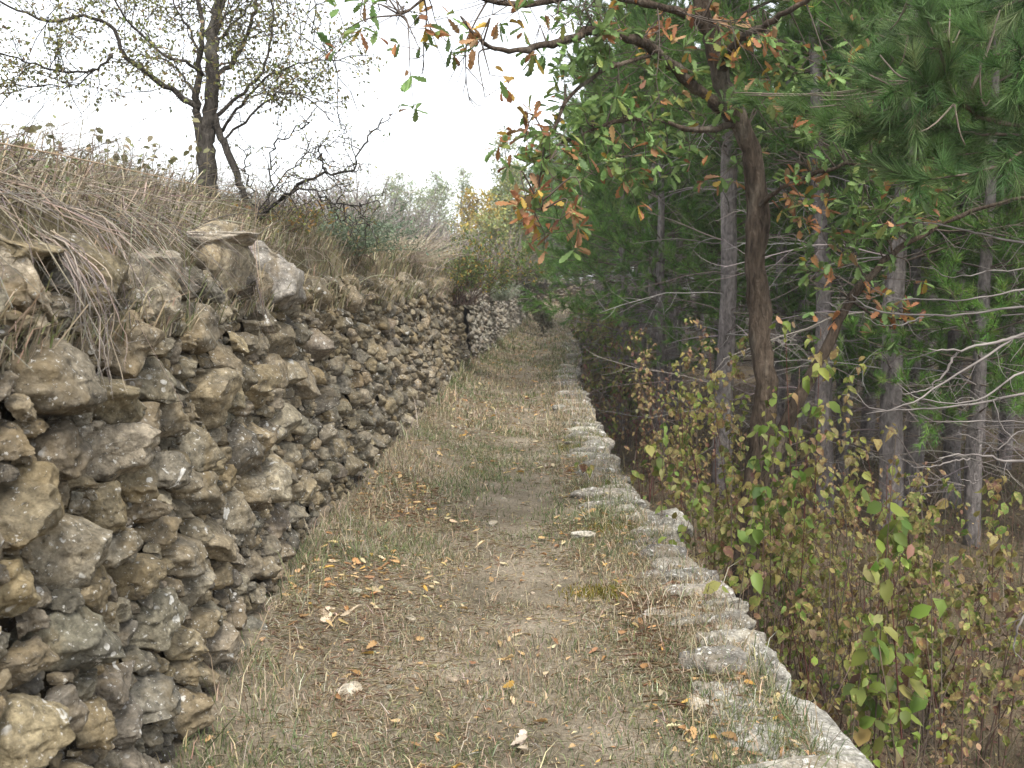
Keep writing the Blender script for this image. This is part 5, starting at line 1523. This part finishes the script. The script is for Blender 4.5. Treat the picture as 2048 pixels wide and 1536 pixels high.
# trees beyond the scrub
def soft_tree(name, px, ytop, d, label, seed, cols, width, L=.12, trunk=(0.25, 0.23, 0.21), n=26, prob=.8, cat='tree', per=3, zb=None):
    r2 = rngs(seed); x = px_x(px, d)
    z0 = bank_z(x, d) - .1 if d < 60 and x < XL(d) else 1.5
    if zb is not None: z0 = zb
    H = P(px, ytop, d)[2] - z0
    root = thing(name, label, cat, (x, d, z0)); gt, gb, gl, tips = Geo(), Geo(), Geo(), []
    q = wander(r2, (x, d, z0), (0, 0, 1), H * .95, 10, .05)
    tube(gt, q, np.linspace(.02 * H + .02, .012, 11), 8, trunk, .15, seed)
    gt.build('trunk', M_BARK, root)
    for i in range(n):
        f = r2.uniform(.12, 1.0); p = q[0] * 0 + np.array([np.interp(f * 10, np.arange(11), q[:, a]) for a in range(3)])
        a = r2.uniform(0, 6.28); l = width * (1.05 - f) ** .6 * r2.uniform(.6, 1.1) + .15
        e = wander(r2, p, (math.cos(a), math.sin(a), r2.uniform(.2, .9)), l, 5, .15, .04)
        segs(gb, e[:-1], e[1:], .014, .008, trunk)
        sprout(r2, gb, e, .008, .22, .5, .2, 0, tips, trunk, .03, .15, .8)
        tips += [(e[j], unit(e[j] - e[j - 1])) for j in range(2, 6)]
    gb.build('branches', M_TWIG, root)
    put_leaves(r2, gl, tips, per, L, cols, [1] * len(cols), 'oval', .55, .12, .1, prob)
    gl.build('crown', M_LEAF, root)
GG = [(0.22, 0.26, 0.15), (0.26, 0.29, 0.18), (0.18, 0.22, 0.13)]
YG = [(0.30, 0.33, 0.13), (0.26, 0.31, 0.14), (0.36, 0.34, 0.13)]
YY2 = [(0.50, 0.38, 0.09), (0.46, 0.34, 0.10), (0.38, 0.34, 0.12)]
soft_tree('deciduous_tree', 945, 385, 40, 'small yellow leafed tree beyond the scrub', 601, YY2, 1.5, .15, n=44, per=4)
soft_tree('deciduous_tree', 1000, 320, 50, 'pale yellow green tree at the left outline of the forest', 602, YG, 1.9, .15, n=56, per=4)
soft_tree('deciduous_tree', 1035, 250, 54, 'taller light green tree touching the dark pines', 603, YG + GG, 2.0, .15, n=66, per=4)
soft_tree('deciduous_tree', 975, 440, 38, 'low olive green bush tree below the yellow one', 604, YG, 1.3, .14, n=40, per=4)
soft_tree('deciduous_tree', 1015, 400, 41, 'light green bushy tree beside the yellow one', 605, YG, 1.4, .14, n=46, per=4)
for px, yt, d, lab, w in ((1068, 300, 67, 'soft green tree behind the far wall, at the left outline of the wood', 2.3), (1110, 260, 69, 'taller green tree behind the far wall', 2.6), (1155, 300, 66, 'green tree behind the right half of the far wall', 2.4),
                          (1092, 420, 64.6, 'low dark green tree just behind the far wall', 1.9), (1135, 440, 64.6, 'low round green tree over the far wall', 1.9), (1050, 430, 64, 'low olive tree behind the left end of the far wall', 1.5)):
    soft_tree('deciduous_tree', px, yt, d, lab, int(700 + px), [(0.12, 0.19, 0.06), (0.15, 0.22, 0.08), (0.10, 0.15, 0.05)], w, .18, n=80, per=5, zb=1.4)
FLARE_PALE = [(0.33, 0.37, 0.22), (0.37, 0.39, 0.25), (0.28, 0.33, 0.19)]  # leaf colours lightened to imitate lens flare and overexposure on distant trees
for px, yt, d, lab, w in ((775, 330, 62, 'pale pointed tree, leftmost above the scrub', 1.9), (838, 342, 60, 'broad pale green tree in the middle of the distant group', 2.6), (925, 320, 66, 'slender pale tree standing above the yellow one', 1.8),
                          (722, 388, 56, 'low pale tree behind the thorny bush', 2.0), (880, 378, 63, 'small round pale tree between two taller ones', 2.0), (805, 365, 64, 'thin pale tree behind the broad one', 2.0), (690, 400, 60, 'low rounded tree at the left end of the distant group', 2.2)):
    soft_tree('deciduous_tree', px, yt, d, lab, 800 + px, FLARE_PALE, w, .15, (0.30, 0.28, 0.26), 54, .85, per=3, zb=1.9)

# ---------------------------------------------------------------- thin volume added to imitate the lens's veiling glare
g = Geo()
v = np.array([(x, y, z) for z in (-9.0, 18.0) for y in (-305.0, 1305.0) for x in (-905.0, 905.0)])
g.add(v, None, [(0, 2, 3, 1), (4, 5, 7, 6), (0, 1, 5, 4), (2, 6, 7, 3), (0, 4, 6, 2), (1, 3, 7, 5)])
hm, hnt, hout = new_mat('glare_haze')
pv = hnt.nodes.new('ShaderNodeVolumePrincipled')
pv.inputs['Color'].default_value = (0.95, 0.96, 0.97, 1)
pv.inputs['Density'].default_value = 0.0010
hnt.links.new(pv.outputs[0], hout.inputs['Volume'])
tag(g.build('glare_haze', hm, smooth=False), 'added thin pale veil standing in for lens glare over the far trees', kind='stuff')
